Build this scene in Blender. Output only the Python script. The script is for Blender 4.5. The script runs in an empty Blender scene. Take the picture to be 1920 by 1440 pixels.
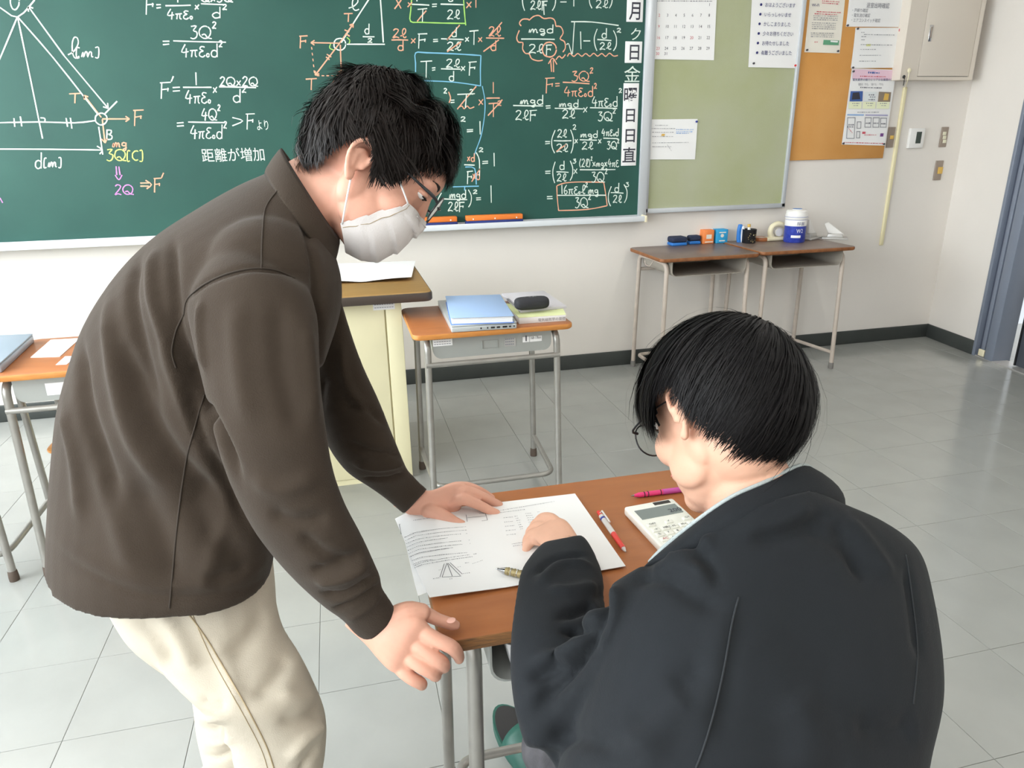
import bpy, math, random
import numpy as np
from mathutils import Vector, Matrix
from mathutils.bvhtree import BVHTree
rnd = random.Random(7)
scene = bpy.context.scene
COL = scene.collection

# ---------------- camera, world, light, exposure ----------------
FPX, PITCH, YAW, ROLL = 1333.01, math.radians(19.2189), math.radians(13.4005), math.radians(-0.9777)
CAM = np.array([0.0, 0.0, 1.38])
_fw = np.array([math.sin(YAW)*math.cos(PITCH), math.cos(YAW)*math.cos(PITCH), -math.sin(PITCH)])
_r0 = np.array([math.cos(YAW), -math.sin(YAW), 0.0]); _u0 = np.cross(_r0, _fw)
_R = _r0*math.cos(ROLL) + _u0*math.sin(ROLL); _U = -_r0*math.sin(ROLL) + _u0*math.cos(ROLL)
cd = bpy.data.cameras.new('camera'); cam = bpy.data.objects.new('camera', cd); COL.objects.link(cam)
cd.sensor_width = 36.0; cd.lens = 36.0*FPX/1920.0; cd.clip_start = 0.02; cd.clip_end = 60
cam.matrix_world = Matrix(((_R[0], _U[0], -_fw[0], CAM[0]), (_R[1], _U[1], -_fw[1], CAM[1]), (_R[2], _U[2], -_fw[2], CAM[2]), (0, 0, 0, 1)))
scene.camera = cam
w = bpy.data.worlds.new('World'); scene.world = w; w.use_nodes = True
bg = w.node_tree.nodes['Background']; bg.inputs[0].default_value = (0.86, 0.93, 1.0, 1); bg.inputs[1].default_value = 1.0
scene.view_settings.view_transform = 'Standard'; scene.view_settings.look = 'None'
scene.view_settings.gamma = 1.0; scene.view_settings.use_curve_mapping = False
scene.view_settings.exposure = 0.0
def area_light(name, loc, target, sx, sy, power, color):
    l = bpy.data.lights.new(name, 'AREA'); l.shape = 'RECTANGLE'; l.size = sx; l.size_y = sy
    l.energy = power; l.color = color
    o = bpy.data.objects.new(name, l); COL.objects.link(o); o.location = loc
    d = Vector(target) - Vector(loc); o.rotation_euler = d.to_track_quat('-Z', 'Y').to_euler(); return o
# daylight through the long row of windows on the left and through the rear of the room
LW = area_light('window_daylight', (-2.93, 1.6, 1.75), (0.0, 1.6, 1.2), 4.6, 1.6, 265, (0.90, 0.96, 1.0))
LW2 = area_light('window_daylight_rear', (-2.93, -2.2, 1.75), (0.0, -1.6, 1.2), 2.6, 1.6, 110, (0.90, 0.96, 1.0))
# ceiling tube lamps
LC = [area_light('ceiling_lamp_light', (x, y, 2.60), (x, y, 0), 0.12, 1.2, 12, (1.0, 0.97, 0.92)) for x in (-0.6, 2.2) for y in (0.2, 2.4, -2.2)]

# ---------------- geometry helpers ----------------
def ray(x, y): return _fw*FPX + _R*(x-960) - _U*(y-720)
def P(x, y, d): return CAM + ray(x, y)/FPX*d                      # point seen at x, y at depth d
def onz(x, y, z): r = ray(x, y); return CAM + r*((z-CAM[2])/r[2])
def ony(x, y, Y): r = ray(x, y); return CAM + r*((Y-CAM[1])/r[1])
def proj(X):
    d = np.asarray(X)-CAM; k = d@_fw; return 960+FPX*(d@_R)/k, 720-FPX*(d@_U)/k
def nrm(v): v = np.asarray(v, float); return v/max(1e-12, np.linalg.norm(v))

class MB:
    """collects verts and faces"""
    def __init__(s): s.v = []; s.f = []; s.m = []
    def add(s, verts, faces, mi=0):
        n = len(s.v); s.v.extend([tuple(map(float, p)) for p in verts])
        s.f.extend([tuple(i+n for i in f) for f in faces]); s.m.extend([mi]*len(faces)); return s
    def box(s, lo, hi, mi=0):
        x0, y0, z0 = lo; x1, y1, z1 = hi
        return s.add([(x0,y0,z0),(x1,y0,z0),(x1,y1,z0),(x0,y1,z0),(x0,y0,z1),(x1,y0,z1),(x1,y1,z1),(x0,y1,z1)],
            [(0,3,2,1),(4,5,6,7),(0,1,5,4),(1,2,6,5),(2,3,7,6),(3,0,4,7)], mi)
    def hexa(s, b, t, mi=0):   # four bottom and four top points
        return s.add(list(b)+list(t), [(0,3,2,1),(4,5,6,7),(0,1,5,4),(1,2,6,5),(2,3,7,6),(3,0,4,7)], mi)
    def tube(s, pts, r, n=12, cap=True, mi=0, smooth_path=0):
        v, f = tube(pts, r, n, cap, smooth_path); return s.add(v, f, mi)
    def lathe(s, prof, c=(0,0,0), n=32, mi=0):
        v = []; f = []; k = len(prof)
        for i in range(n):
            a = 2*math.pi*i/n
            for r, z in prof: v.append((c[0]+r*math.cos(a), c[1]+r*math.sin(a), c[2]+z))
        for i in range(n):
            j = (i+1) % n
            for q in range(k-1): f.append((i*k+q, j*k+q, j*k+q+1, i*k+q+1))
        return s.add(v, f, mi)
    def prism(s, poly, z0, z1, mi=0):
        n = len(poly); v = [(x, y, z0) for x, y in poly]+[(x, y, z1) for x, y in poly]
        f = [tuple(range(n-1, -1, -1)), tuple(range(n, 2*n))]+[(i, (i+1) % n, n+(i+1) % n, n+i) for i in range(n)]
        return s.add(v, f, mi)

def catmull(pts, k):
    pts = [np.asarray(p, float) for p in pts]
    if k <= 1 or len(pts) < 3: return pts
    out = []; n = len(pts)
    for i in range(n-1):
        p0 = pts[max(0, i-1)]; p1 = pts[i]; p2 = pts[i+1]; p3 = pts[min(n-1, i+2)]
        for j in range(k):
            t = j/k
            out.append(0.5*((2*p1)+(-p0+p2)*t+(2*p0-5*p1+4*p2-p3)*t*t+(-p0+3*p1-3*p2+p3)*t**3))
    out.append(pts[-1]); return out
def fillet(pts, r, k=5):
    """round the inner corners of a polyline"""
    pts = [np.asarray(p, float) for p in pts]; out = [pts[0]]
    for i in range(1, len(pts)-1):
        a, b, c = pts[i-1], pts[i], pts[i+1]
        q = min(r, np.linalg.norm(a-b)*.49, np.linalg.norm(c-b)*.49)
        p = b+nrm(a-b)*q; s = b+nrm(c-b)*q
        for j in range(k+1):
            t = j/k; out.append(p*(1-t)**2+b*2*t*(1-t)+s*t*t)
    out.append(pts[-1]); return out
def tube(pts, r, n=12, cap=True, smooth_path=0, round_ends=False):
    pts = [np.asarray(p, float) for p in pts]; m = len(pts)
    r = list(r) if hasattr(r, '__len__') else [r]*m
    if smooth_path > 1:
        q = catmull([np.append(p, rr) for p, rr in zip(pts, r)], smooth_path); pts = [a[:3] for a in q]; r = [max(1e-5, a[3]) for a in q]; m = len(pts)
    if round_ends:
        t0 = nrm(pts[0]-pts[1]); t1 = nrm(pts[-1]-pts[-2]); a = []; b = []; ra = []; rb = []
        for k in (.95, .7, .38): a.append(pts[0]+t0*r[0]*k); ra.append(r[0]*math.sqrt(1-k*k))
        for k in (.38, .7, .95): b.append(pts[-1]+t1*r[-1]*k); rb.append(r[-1]*math.sqrt(1-k*k))
        pts = a+pts+b; r = ra+r+rb; m = len(pts)
    v = []; f = []; up = None
    for i in range(m):
        t = nrm(pts[min(m-1, i+1)]-pts[max(0, i-1)])
        if up is None:
            a = np.array([0, 0, 1.]) if abs(t[2]) < .9 else np.array([1., 0, 0]); up = nrm(np.cross(np.cross(t, a), t))
        else: up = nrm(up-t*(up@t))
        s = np.cross(t, up)
        for j in range(n):
            a = 2*math.pi*j/n; v.append(pts[i]+(s*math.cos(a)+up*math.sin(a))*r[i])
    for i in range(m-1):
        for j in range(n):
            k = (j+1) % n; f.append((i*n+j, i*n+k, (i+1)*n+k, (i+1)*n+j))
    if cap: f.append(tuple(range(n-1, -1, -1))); f.append(tuple((m-1)*n+j for j in range(n)))
    return v, f
def loft(rings, n=28, sub=4):
    """rings: (center, u, v, exponent) closed sections, interpolated, capped"""
    q = catmull([np.concatenate([c, u, v, [e]]) for c, u, v, e in rings], sub)
    V = []; F = []; m = len(q)
    for a in q:
        c, u, v, e = a[:3], a[3:6], a[6:9], a[9]
        for j in range(n):
            t = 2*math.pi*j/n; cs, sn = math.cos(t), math.sin(t)
            x = math.copysign(abs(cs)**(2/e), cs); y = math.copysign(abs(sn)**(2/e), sn)
            V.append(c+u*x+v*y)
    for i in range(m-1):
        for j in range(n):
            k = (j+1) % n; F.append((i*n+j, i*n+k, (i+1)*n+k, (i+1)*n+j))
    F.append(tuple(range(n-1, -1, -1))); F.append(tuple((m-1)*n+j for j in range(n)))
    return V, F
def ell(c, rad, axes=None, nu=20, nv=12):
    c = np.asarray(c, float); A = np.eye(3) if axes is None else np.asarray(axes, float)
    V = []; F = []
    for i in range(1, nv):
        th = math.pi*i/nv
        for j in range(nu):
            ph = 2*math.pi*j/nu
            V.append(c+A[0]*rad[0]*math.sin(th)*math.cos(ph)+A[1]*rad[1]*math.sin(th)*math.sin(ph)+A[2]*rad[2]*math.cos(th))
    for i in range(nv-2):
        for j in range(nu):
            k = (j+1) % nu; F.append((i*nu+j, (i+1)*nu+j, (i+1)*nu+k, i*nu+k))
    V += [c+A[2]*rad[2], c-A[2]*rad[2]]; a, b = len(V)-2, len(V)-1
    for j in range(nu):
        k = (j+1) % nu; F.append((a, j, k)); F.append((b, (nv-2)*nu+k, (nv-2)*nu+j))
    return V, F
def link(o, parent=None):
    COL.objects.link(o)
    if parent is not None: o.parent = parent
    return o
def local(parent, V):
    return V
def mesh_obj(name, V, F, mat=None, parent=None, smooth=False, mi=None, origin=None, angle=None):
    """mesh given in world coordinates; origin moves only the object's pivot"""
    po = np.zeros(3)
    if origin is None: org = np.asarray(V, float).mean(0) if len(V) else po
    else: org = np.asarray(origin, float)
    V = np.asarray(V, float)-org
    me = bpy.data.meshes.new(name); me.from_pydata([tuple(p) for p in V], [], [tuple(f) for f in F]); me.update()
    o = bpy.data.objects.new(name, me)
    mats = mat if isinstance(mat, (list, tuple)) else [mat]
    for m in mats:
        if m: me.materials.append(m)
    if mi: me.polygons.foreach_set('material_index', mi)
    if smooth: me.polygons.foreach_set('use_smooth', [True]*len(me.polygons))
    COL.objects.link(o); o.location = Vector(org)
    if parent is not None: o.parent = parent; o.location = Vector(org)-WORG.get(parent.name, Vector((0, 0, 0)))
    WORG[o.name] = Vector(org)
    if angle:
        me.polygons.foreach_set('use_smooth', [True]*len(me.polygons)); me.set_sharp_from_angle(angle=math.radians(angle))
    return o
WORG = {}
def mb(name, b, mat=None, parent=None, bevel=0, seg=2, **k):
    mi = b.m if any(b.m) else None
    o = mesh_obj(name, b.v, b.f, mat, parent, mi=mi, **k)
    if bevel:
        import bmesh
        bm = bmesh.new(); bm.from_mesh(o.data)
        es = [e for e in bm.edges if len(e.link_faces) == 2 and e.calc_face_angle(0) > 0.5]
        bmesh.ops.bevel(bm, geom=es, offset=bevel, segments=seg, profile=.5, affect='EDGES', clamp_overlap=True)
        bm.to_mesh(o.data); bm.free()
        o.data.polygons.foreach_set('use_smooth', [True]*len(o.data.polygons)); o.data.set_sharp_from_angle(angle=math.radians(50))
    return o
def tag(o, label=None, cat=None, group=None, kind=None):
    if label: o['label'] = label
    if cat: o['category'] = cat
    if group: o['group'] = group
    if kind: o['kind'] = kind
    return o
def empty(name, loc, label, cat, group=None):
    o = bpy.data.objects.new(name, None); COL.objects.link(o); o.location = Vector(loc); o.empty_display_size = .05
    WORG[o.name] = Vector(loc); return tag(o, label, cat, group)

# ---------------- materials ----------------
def lin(c):
    if isinstance(c, str): c = tuple(int(c[i:i+2], 16) for i in (0, 2, 4))
    return tuple(((v/255/12.92) if v/255 <= .04045 else ((v/255+.055)/1.055)**2.4) for v in c)+(1,)
def mat(name, c, rough=.6, metal=0., spec=.5, var=0., vscale=8., bump=0., bscale=80., sheen=0., sss=0., trans=0., emit=0., stretch=None, c2=None, coat=0.):
    m = bpy.data.materials.new(name); m.use_nodes = True; nt = m.node_tree; b = nt.nodes['Principled BSDF']
    c = lin(c); b.inputs['Base Color'].default_value = c; b.inputs['Roughness'].default_value = rough
    b.inputs['Metallic'].default_value = metal; b.inputs['Specular IOR Level'].default_value = spec
    if sheen: b.inputs['Sheen Weight'].default_value = sheen; b.inputs['Sheen Roughness'].default_value = .5
    if coat: b.inputs['Coat Weight'].default_value = coat; b.inputs['Coat Roughness'].default_value = .15
    if sss: b.inputs['Subsurface Weight'].default_value = sss; b.inputs['Subsurface Radius'].default_value = (.012, .004, .002); b.inputs['Subsurface Scale'].default_value = 1.0
    if trans: b.inputs['Transmission Weight'].default_value = trans; b.inputs['IOR'].default_value = 1.2
    if emit: b.inputs['Emission Color'].default_value = c; b.inputs['Emission Strength'].default_value = emit
    if var or bump or c2:
        tc = nt.nodes.new('ShaderNodeTexCoord'); mp = nt.nodes.new('ShaderNodeMapping'); nt.links.new(tc.outputs['Object'], mp.inputs[0])
        if stretch: mp.inputs['Scale'].default_value = stretch
        if var or c2:
            n = nt.nodes.new('ShaderNodeTexNoise'); n.inputs['Scale'].default_value = vscale; n.inputs['Detail'].default_value = 5
            nt.links.new(mp.outputs[0], n.inputs['Vector'])
            mx = nt.nodes.new('ShaderNodeMix'); mx.data_type = 'RGBA'
            if c2: A, B = c, lin(c2)
            else: A = tuple(max(0, v*(1-var)) for v in c[:3])+(1,); B = tuple(min(1, v*(1+var)) for v in c[:3])+(1,)
            mx.inputs[6].default_value = A; mx.inputs[7].default_value = B
            rp = nt.nodes.new('ShaderNodeMapRange'); rp.inputs['From Min'].default_value = .3; rp.inputs['From Max'].default_value = .7
            nt.links.new(n.outputs['Fac'], rp.inputs[0]); nt.links.new(rp.outputs[0], mx.inputs[0]); nt.links.new(mx.outputs[2], b.inputs['Base Color'])
        if bump:
            n2 = nt.nodes.new('ShaderNodeTexNoise'); n2.inputs['Scale'].default_value = bscale; n2.inputs['Detail'].default_value = 3
            nt.links.new(mp.outputs[0], n2.inputs['Vector'])
            bp = nt.nodes.new('ShaderNodeBump'); bp.inputs['Strength'].default_value = bump; bp.inputs['Distance'].default_value = .004
            nt.links.new(n2.outputs['Fac'], bp.inputs['Height']); nt.links.new(bp.outputs[0], b.inputs['Normal'])
    return m
M = {}
def setup_mats():
    M['wall'] = mat('wall_paint', 'e3ddd6', .75, var=.015, vscale=3, bump=.08, bscale=60)
    M['ceiling'] = mat('ceiling_board', 'ecebe6', .9, bump=.3, bscale=200)
    M['floor'] = mat('vinyl_tile', '9e9f9b', .16, spec=.5, var=.05, vscale=5, bump=.012, bscale=14)
    M['floor2'] = mat('vinyl_joint', '7e817e', .5)
    M['base'] = mat('rubber_baseboard', '3c403e', .55, var=.1)
    M['board'] = mat('chalkboard_green', '1f4a42', .5, spec=.35, c2='27544a', vscale=2.5)
    M['alu'] = mat('aluminium_trim', 'c6cacf', .35, metal=.35)
    M['traym'] = mat('tray_enamel', 'dfe3e8', .35)
    M['greenfelt'] = mat('green_pinboard', 'a5aa80', .85, c2='afb298', vscale=2.2, bump=.2, bscale=300)
    M['cork'] = mat('tan_pinboard', 'c98d47', .85, c2='d29a58', vscale=3, bump=.15, bscale=200)
    M['paper'] = mat('paper_white', 'ecebea', .8)
    M['paperc'] = mat('paper_cream', 'e8e2d6', .8)
    M['ink'] = mat('ink_dark', '34343f', .7)
    M['inkgrey'] = mat('ink_grey', '85858d', .7)
    M['inkblue'] = mat('ink_blue', '2c2f6e', .7)
    M['inkred'] = mat('ink_red', 'c95663', .7)
    M['pin'] = mat('pin_dark', '4a4a50', .4)
    M['pinblue'] = mat('pin_blue', '2b3a96', .35)
    M['pinred'] = mat('pin_red', 'd23a3a', .35)
    M['cw'] = mat('chalk_white', 'dbe6dc', .95)
    M['co'] = mat('chalk_orange', 'ecaa8c', .95)
    M['cy'] = mat('chalk_yellow', 'd3e07c', .95)
    M['cg'] = mat('chalk_green', 'a5d96e', .95)
    M['cb'] = mat('chalk_blue', '7cb9d8', .95)
    M['cp'] = mat('chalk_pink', 'c78ac8', .95)
    M['steel'] = mat('door_frame_steel', '7f8796', .4, metal=.1)
    M['steeld'] = mat('door_frame_groove', '4c5160', .5)
    M['door'] = mat('door_leaf', '4b4f58', .5, bump=.1, bscale=400)
    M['cabinet'] = mat('panel_enamel', 'd9cfc2', .5)
    M['dark'] = mat('dark_gap', '2a2a2c', .7)
    M['ivory'] = mat('ivory_plastic', 'e8dfc0', .45)
    M['conduit'] = mat('conduit_cream', 'e6dcb4', .5)
    M['plate'] = mat('switch_plate_metal', '9a8c80', .4, metal=.3)
    M['rocker'] = mat('switch_rocker', 'ddd9c0', .5)
    M['amber'] = mat('socket_amber', 'd9b056', .5)
    M['lcd'] = mat('lcd_dark', '32403a', .2)
    M['whitep'] = mat('white_plastic', 'e9e7e4', .4)
    M['wood'] = mat('desk_top_laminate', 'a2633a', .36, spec=.4, c2='b06f42', vscale=6, stretch=(1, 5, 1), bump=.02)
    M['woode'] = mat('desk_edge_wood', 'c07a38', .5, c2='d08c46', vscale=20, stretch=(1, 1, 12))
    M['plyedge'] = mat('plywood_edge', 'a06c3a', .7, c2='5e4630', vscale=30, stretch=(1.5, 1.5, 30))
    M['oldtop'] = mat('old_desk_top', '73625a', .4, c2='8b776b', vscale=7, bump=.05)
    M['oldedge'] = mat('old_desk_edge', '9a6238', .6, c2='7a4a28', vscale=30)
    M['tubeg'] = mat('grey_tube_steel', '9d9a94', .32, metal=.45, var=.08, vscale=20)
    M['tubeb'] = mat('beige_tube_enamel', 'bdb0a4', .45, var=.06, vscale=20)
    M['tray'] = mat('desk_tray_grey', 'a5a7a3', .4, metal=.2)
    M['trayb'] = mat('desk_tray_beige', '9c958a', .5)
    M['rubber'] = mat('rubber_foot', '55483f', .7)
    M['rubberg'] = mat('rubber_foot_grey', '77736f', .7)
    M['cream'] = mat('lectern_cream', 'ebe3bd', .5, var=.02)
    M['lecttop'] = mat('lectern_top', 'a57f49', .45, c2='b08a52', vscale=10, stretch=(1, 6, 1))
    M['lectedge'] = mat('lectern_edge', '443a33', .45)
    M['skin'] = mat('skin', 'dba48e', .5, spec=.35, sss=.05, var=.05, vscale=25, bump=.05, bscale=300)
    M['skin2'] = mat('skin_pale', 'dcab92', .5, spec=.35, sss=.05, var=.05, vscale=25, bump=.05, bscale=300)
    M['nail'] = mat('nail', 'e2af9f', .4)
    M['lip'] = mat('lip', 'c27a6c', .5)
    M['hairb'] = mat('hair_brown_black', '1c1614', .55, spec=.22, var=.3, vscale=60)
    M['hairk'] = mat('hair_black', '131112', .58, spec=.18, var=.3, vscale=60)
    M['sweat'] = mat('brown_sweatshirt', '3d342c', .95, spec=.12, var=.06, vscale=14, bump=.25, bscale=500, sheen=.08)
    M['sweats'] = mat('brown_seam', '352c24', .9)
    M['pants'] = mat('beige_chino', 'bfb5a5', .9, spec=.15, var=.03, vscale=14, bump=.2, bscale=600, sheen=.05)
    M['pseam'] = mat('beige_seam', 'a89678', .9)
    M['jacket'] = mat('black_jacket', '1b1e21', .85, spec=.2, c2='1f2226', vscale=7, bump=.12, bscale=500, sheen=.04)
    M['jseam'] = mat('jacket_seam', '202428', .8)
    M['lining'] = mat('jacket_lining_grey', 'a8b0b0', .9, bump=.4, bscale=400)
    M['jean'] = mat('faded_black_denim', '38373a', .9, c2='5e5c60', vscale=18, bump=.3, bscale=500)
    M['mask'] = mat('mask_nonwoven', 'dcd6d4', .85, bump=.15, bscale=500)
    M['cord'] = mat('ear_loop', 'f0eeee', .8)
    M['eye'] = mat('eye_white', 'e6e2de', .2)
    M['iris'] = mat('iris', '2a1c16', .15)
    M['blackp'] = mat('black_plastic', '1e1f22', .35)
    M['blackf'] = mat('black_fabric', '2a2a2e', .8, bump=.3, bscale=500)
    M['glass'] = mat('lens_glass', 'f4f8f6', .03, trans=.95)
    M['slip'] = mat('slipper_green', '23584c', .5)
    M['slipin'] = mat('slipper_insole', '2c2a2a', .8)
    M['bluef'] = mat('blue_folder', '9db7dc', .55)
    M['bluefe'] = mat('blue_folder_edge', '5f86cf', .5)
    M['silver'] = mat('laptop_silver', 'c3c6c6', .35, metal=.4)
    M['laptopb'] = mat('laptop_blue_grey', 'a9b5c4', .4, metal=.3)
    M['yellowb'] = mat('book_yellow_green', 'e0e6ae', .6)
    M['greyb'] = mat('book_grey', 'cfcbd0', .6)
    M['calcw'] = mat('calculator_white', 'ecebe2', .35)
    M['key'] = mat('calculator_key', 'efeee4', .4)
    M['lcdg'] = mat('calculator_lcd', '7f8784', .25)
    M['solar'] = mat('solar_cell', '34302f', .15)
    M['red'] = mat('red_plastic', 'dc3b34', .3)
    M['pink'] = mat('pink_plastic', 'e23c78', .3)
    M['magenta'] = mat('magenta_grip', 'c04a9a', .4)
    M['clear'] = mat('clear_plastic', 'e3dedb', .15, trans=.3)
    M['gold'] = mat('gold_grip', 'a2936a', .35, metal=.5)
    M['chrome'] = mat('chrome', 'b8b8b8', .15, metal=1.)
    M['navy'] = mat('eraser_navy', '27304a', .8, bump=.5, bscale=500)
    M['eblue'] = mat('eraser_blue', '2f78c8', .4)
    M['orange'] = mat('carton_orange', 'f08a4a', .6)
    M['cyan'] = mat('carton_blue', '2ea0d6', .6)
    M['cblue'] = mat('canister_blue', '2a3b9c', .3, c2='4152b6', vscale=60)
    M['brown'] = mat('tape_brown', 'a5643a', .35)
    M['greym'] = mat('grey_metal', 'b9b7b4', .35, metal=.4)
    M['eorange'] = mat('board_eraser_orange', 'ea7d2e', .6, bump=.3, bscale=200)
    M['enavy'] = mat('board_eraser_felt', '2c3a7a', .9, bump=.5, bscale=300)
    M['seat'] = mat('chair_seat_wood', 'c9853f', .35, c2='d79550', vscale=10, stretch=(1, 5, 1))
    M['ygreen'] = mat('print_green', '5f9c78', .7)
    M['ppink'] = mat('print_pink', 'e4c3d2', .7)
    M['pblue'] = mat('print_blue', '3f5fa0', .7)
    M['plblue'] = mat('print_light_blue', '8fb0dc', .7)
    M['pyell'] = mat('print_yellow', 'dfe0a0', .7)
    M['lamp'] = mat('lamp_tube', 'ffffff', .4, emit=3.0)
    M['winf'] = mat('window_frame_alu', 'b9bcc0', .4, metal=.3)
    M['pane'] = mat('window_glass', 'f2f6f6', .02, trans=1.)
setup_mats()

def text_obj(name, s, origin, ux, uy, h, m, parent=None, off=.0006, thick=.0, width=None, align='LEFT', bold=0.):
    """printed text as a mesh lying in the plane ux, uy; h is the height of a full-width character"""
    cu = bpy.data.curves.new(name, 'FONT'); cu.body = s; cu.size = 1.0; cu.align_x = align; cu.resolution_u = 2; cu.offset = bold
    o = bpy.data.objects.new('t', cu); COL.objects.link(o)
    bpy.context.view_layer.update(); dg = bpy.context.evaluated_depsgraph_get()
    me = bpy.data.meshes.new_from_object(o.evaluated_get(dg)); bpy.data.objects.remove(o)
    if not len(me.vertices): return None
    V = np.array([v.co[:] for v in me.vertices]); F = [tuple(p.vertices) for p in me.polygons]
    bpy.data.meshes.remove(me)
    ux = nrm(ux); uy = nrm(uy); sx = sy = h/0.9
    if width and align == 'LEFT': sx = width/max(1e-6, V[:, 0].max())
    n = np.cross(ux, uy)
    W = np.asarray(origin, float)+V[:, :1]*sx*ux+V[:, 1:2]*sy*uy+n*off
    return mesh_obj(name, W, F, m, parent)
# ---------------- setting ----------------
YW = 4.023; TS = 0.305; CH = 2.65
floor = mb('floor', MB().box((-3.0, -3.4, -.12), (4.6, 4.2, -.0035)), M['floor2'], origin=(0, 0, 0)); tag(floor, kind='structure')
tv = MB(); g = .0006; e = .0014; hs = TS/2
tv.hexa([(-hs+g, -hs+g, -.004), (hs-g, -hs+g, -.004), (hs-g, hs-g, -.004), (-hs+g, hs-g, -.004)], [(-hs+g, -hs+g, -e), (hs-g, -hs+g, -e), (hs-g, hs-g, -e), (-hs+g, hs-g, -e)])
tv.f = []
q = [(-hs+g, -hs+g, -.004), (hs-g, -hs+g, -.004), (hs-g, hs-g, -.004), (-hs+g, hs-g, -.004)]
q2 = [(-hs+g, -hs+g, -.0006), (hs-g, -hs+g, -.0006), (hs-g, hs-g, -.0006), (-hs+g, hs-g, -.0006)]
q3 = [(-hs+g+.001, -hs+g+.001, 0), (hs-g-.001, -hs+g+.001, 0), (hs-g-.001, hs-g-.001, 0), (-hs+g+.001, hs-g-.001, 0)]
TV = q+q2+q3; TF = [(8, 9, 10, 11)]+[(a*4+i, a*4+(i+1) % 4, (a+1)*4+(i+1) % 4, (a+1)*4+i) for a in (0, 1) for i in range(4)]
X0, Y0 = -.16-8*TS, YW-11*TS
t0 = None; rest = MB()
for i in range(24):
    for j in range(-13, 12):
        cx, cy = X0+(i+.5)*TS, Y0+(j+.5)*TS
        if j >= 0 and i <= 21:
            if t0 is None:
                t0 = mesh_obj('floor_tile', np.array(TV)+(cx, cy, 0), TF, M['floor'], floor, origin=(cx, cy, 0))
            else:
                o = t0.copy(); COL.objects.link(o); o.parent = floor; o.location = (cx, cy, rnd.uniform(-.00012, .00012)); o.rotation_euler = (rnd.uniform(-.0004, .0004), rnd.uniform(-.0004, .0004), 0)
        elif cx < 4.5 and cy > -3.4: rest.add(np.array(TV)+(cx, cy, 0), TF)
tag(mb('floor_tile_rest', rest, M['floor'], floor), kind='stuff')
def struct(name, b, m, **k): return tag(mb(name, b, m, **k), kind='structure')
struct('wall_front', MB().box((-3.1, YW, 0), (4.6, YW+.15, CH)), M['wall'])
struct('wall_back', MB().box((-3.1, -3.5, 0), (4.6, -3.4, CH)), M['wall'])
struct('ceiling', MB().box((-3.1, -3.5, CH), (4.6, YW+.15, CH+.1)), M['ceiling'])
bl = MB().box((-3.0, YW-.012, 0), (3.975, YW, .092)); struct('baseboard_front', bl, M['base'], bevel=.004)
# left wall with a long row of windows
wl = MB()
wl.box((-3.1, -3.4, 0), (-3.0, YW, .85)).box((-3.1, -3.4, 2.45), (-3.0, YW, CH)).box((-3.1, 3.75, .85), (-3.0, YW, 2.45)).box((-3.1, -3.4, .85), (-3.0, -3.1, 2.45)).box((-3.1, -.9, .85), (-3.0, -.6, 2.45))
struct('wall_left', wl, M['wall'])
def window(n, y0, y1):
    o = MB()
    o.box((-3.07, y0, .85), (-2.98, y1, .90)).box((-3.07, y0, 2.40), (-2.98, y1, 2.45))
    k = 4
    for i in range(k+1):
        y = y0+(y1-y0-.05)*i/k; o.box((-3.07, y, .9), (-2.98, y+.05, 2.4))
    f = struct('window_%d' % n, o, M['winf'])
    for i in range(k):
        a = y0+(y1-y0-.05)*i/k+.05; b = y0+(y1-y0-.05)*(i+1)/k
        mb('pane', MB().box((-3.03, a, .9), (-3.024, b, 2.4)), M['pane'], f)
window(1, -.6, 3.75); window(2, -3.1, -.9)
# right wall, slightly out of square with the board wall
TH = math.atan(.115); cR = np.array([3.968, YW, 0.])
ax = np.array([-math.sin(TH), -math.cos(TH), 0.]); nx = np.array([-math.cos(TH), math.sin(TH), 0.])   # along the wall towards the camera / into the room
def W(s, n, z): return cR+ax*s+nx*n+np.array([0, 0, z])
def wbox(b, s0, s1, n0, n1, z0, z1):
    return b.hexa([W(s0, n0, z0), W(s1, n0, z0), W(s1, n1, z0), W(s0, n1, z0)], [W(s0, n0, z1), W(s1, n0, z1), W(s1, n1, z1), W(s0, n1, z1)])
D0, D1 = .452, 1.42      # the door opening
b = MB(); wbox(b, -.2, D0, -.12, 0, 0, CH); wbox(b, D0, D1+.85, -.12, 0, 2.05, CH); wbox(b, D1+.85, 7.6, -.12, 0, 0, CH)
struct('wall_right', b, M['wall'])
b = MB(); wbox(b, 0, D0, 0, .012, 0, .092); struct('baseboard_right', b, M['base'], bevel=.003)
# corridor seen through the gap
b = MB(); wbox(b, -.2, 4.0, -1.7, -1.6, 0, CH); struct('wall_corridor', b, M['wall'])
b = MB(); wbox(b, -.2, 4.0, -1.6, -.12, -.1, -.002); struct('floor_corridor', b, M['floor'])
b = MB(); wbox(b, -.2, 4.0, -1.7, -.12, CH, CH+.05); struct('ceiling_corridor', b, M['ceiling'])
# door frame: jamb post with grooves
b = MB(); wbox(b, D0, D0+.022, -.12, .012, 0, 2.09); wbox(b, D0+.05, D0+.078, -.12, -.004, 0, 2.09); wbox(b, D0+.098, D0+.165, -.12, .004, 0, 2.09)
wbox(b, D0, D1+.87, -.12, .012, 2.04, 2.09); wbox(b, D1+.83, D1+.87, -.12, .012, 0, 2.05)
fr = struct('door_1', b, M['steel'], bevel=.002)
b = MB(); wbox(b, D0+.02, D0+.052, -.12, -.02, 0, 2.06); wbox(b, D0+.076, D0+.1, -.12, -.02, 0, 2.06); mb('groove', b, M['steeld'], fr)
b = MB(); wbox(b, D0+.285, D1+.25, -.085, -.05, .012, 2.04); lf = mb('door_leaf', b, M['door'], fr, bevel=.003)
b = MB(); wbox(b, D0+.02, D1+.85, -.1, .004, -.004, .006); mb('door_sill', b, M['greym'], fr)
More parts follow.
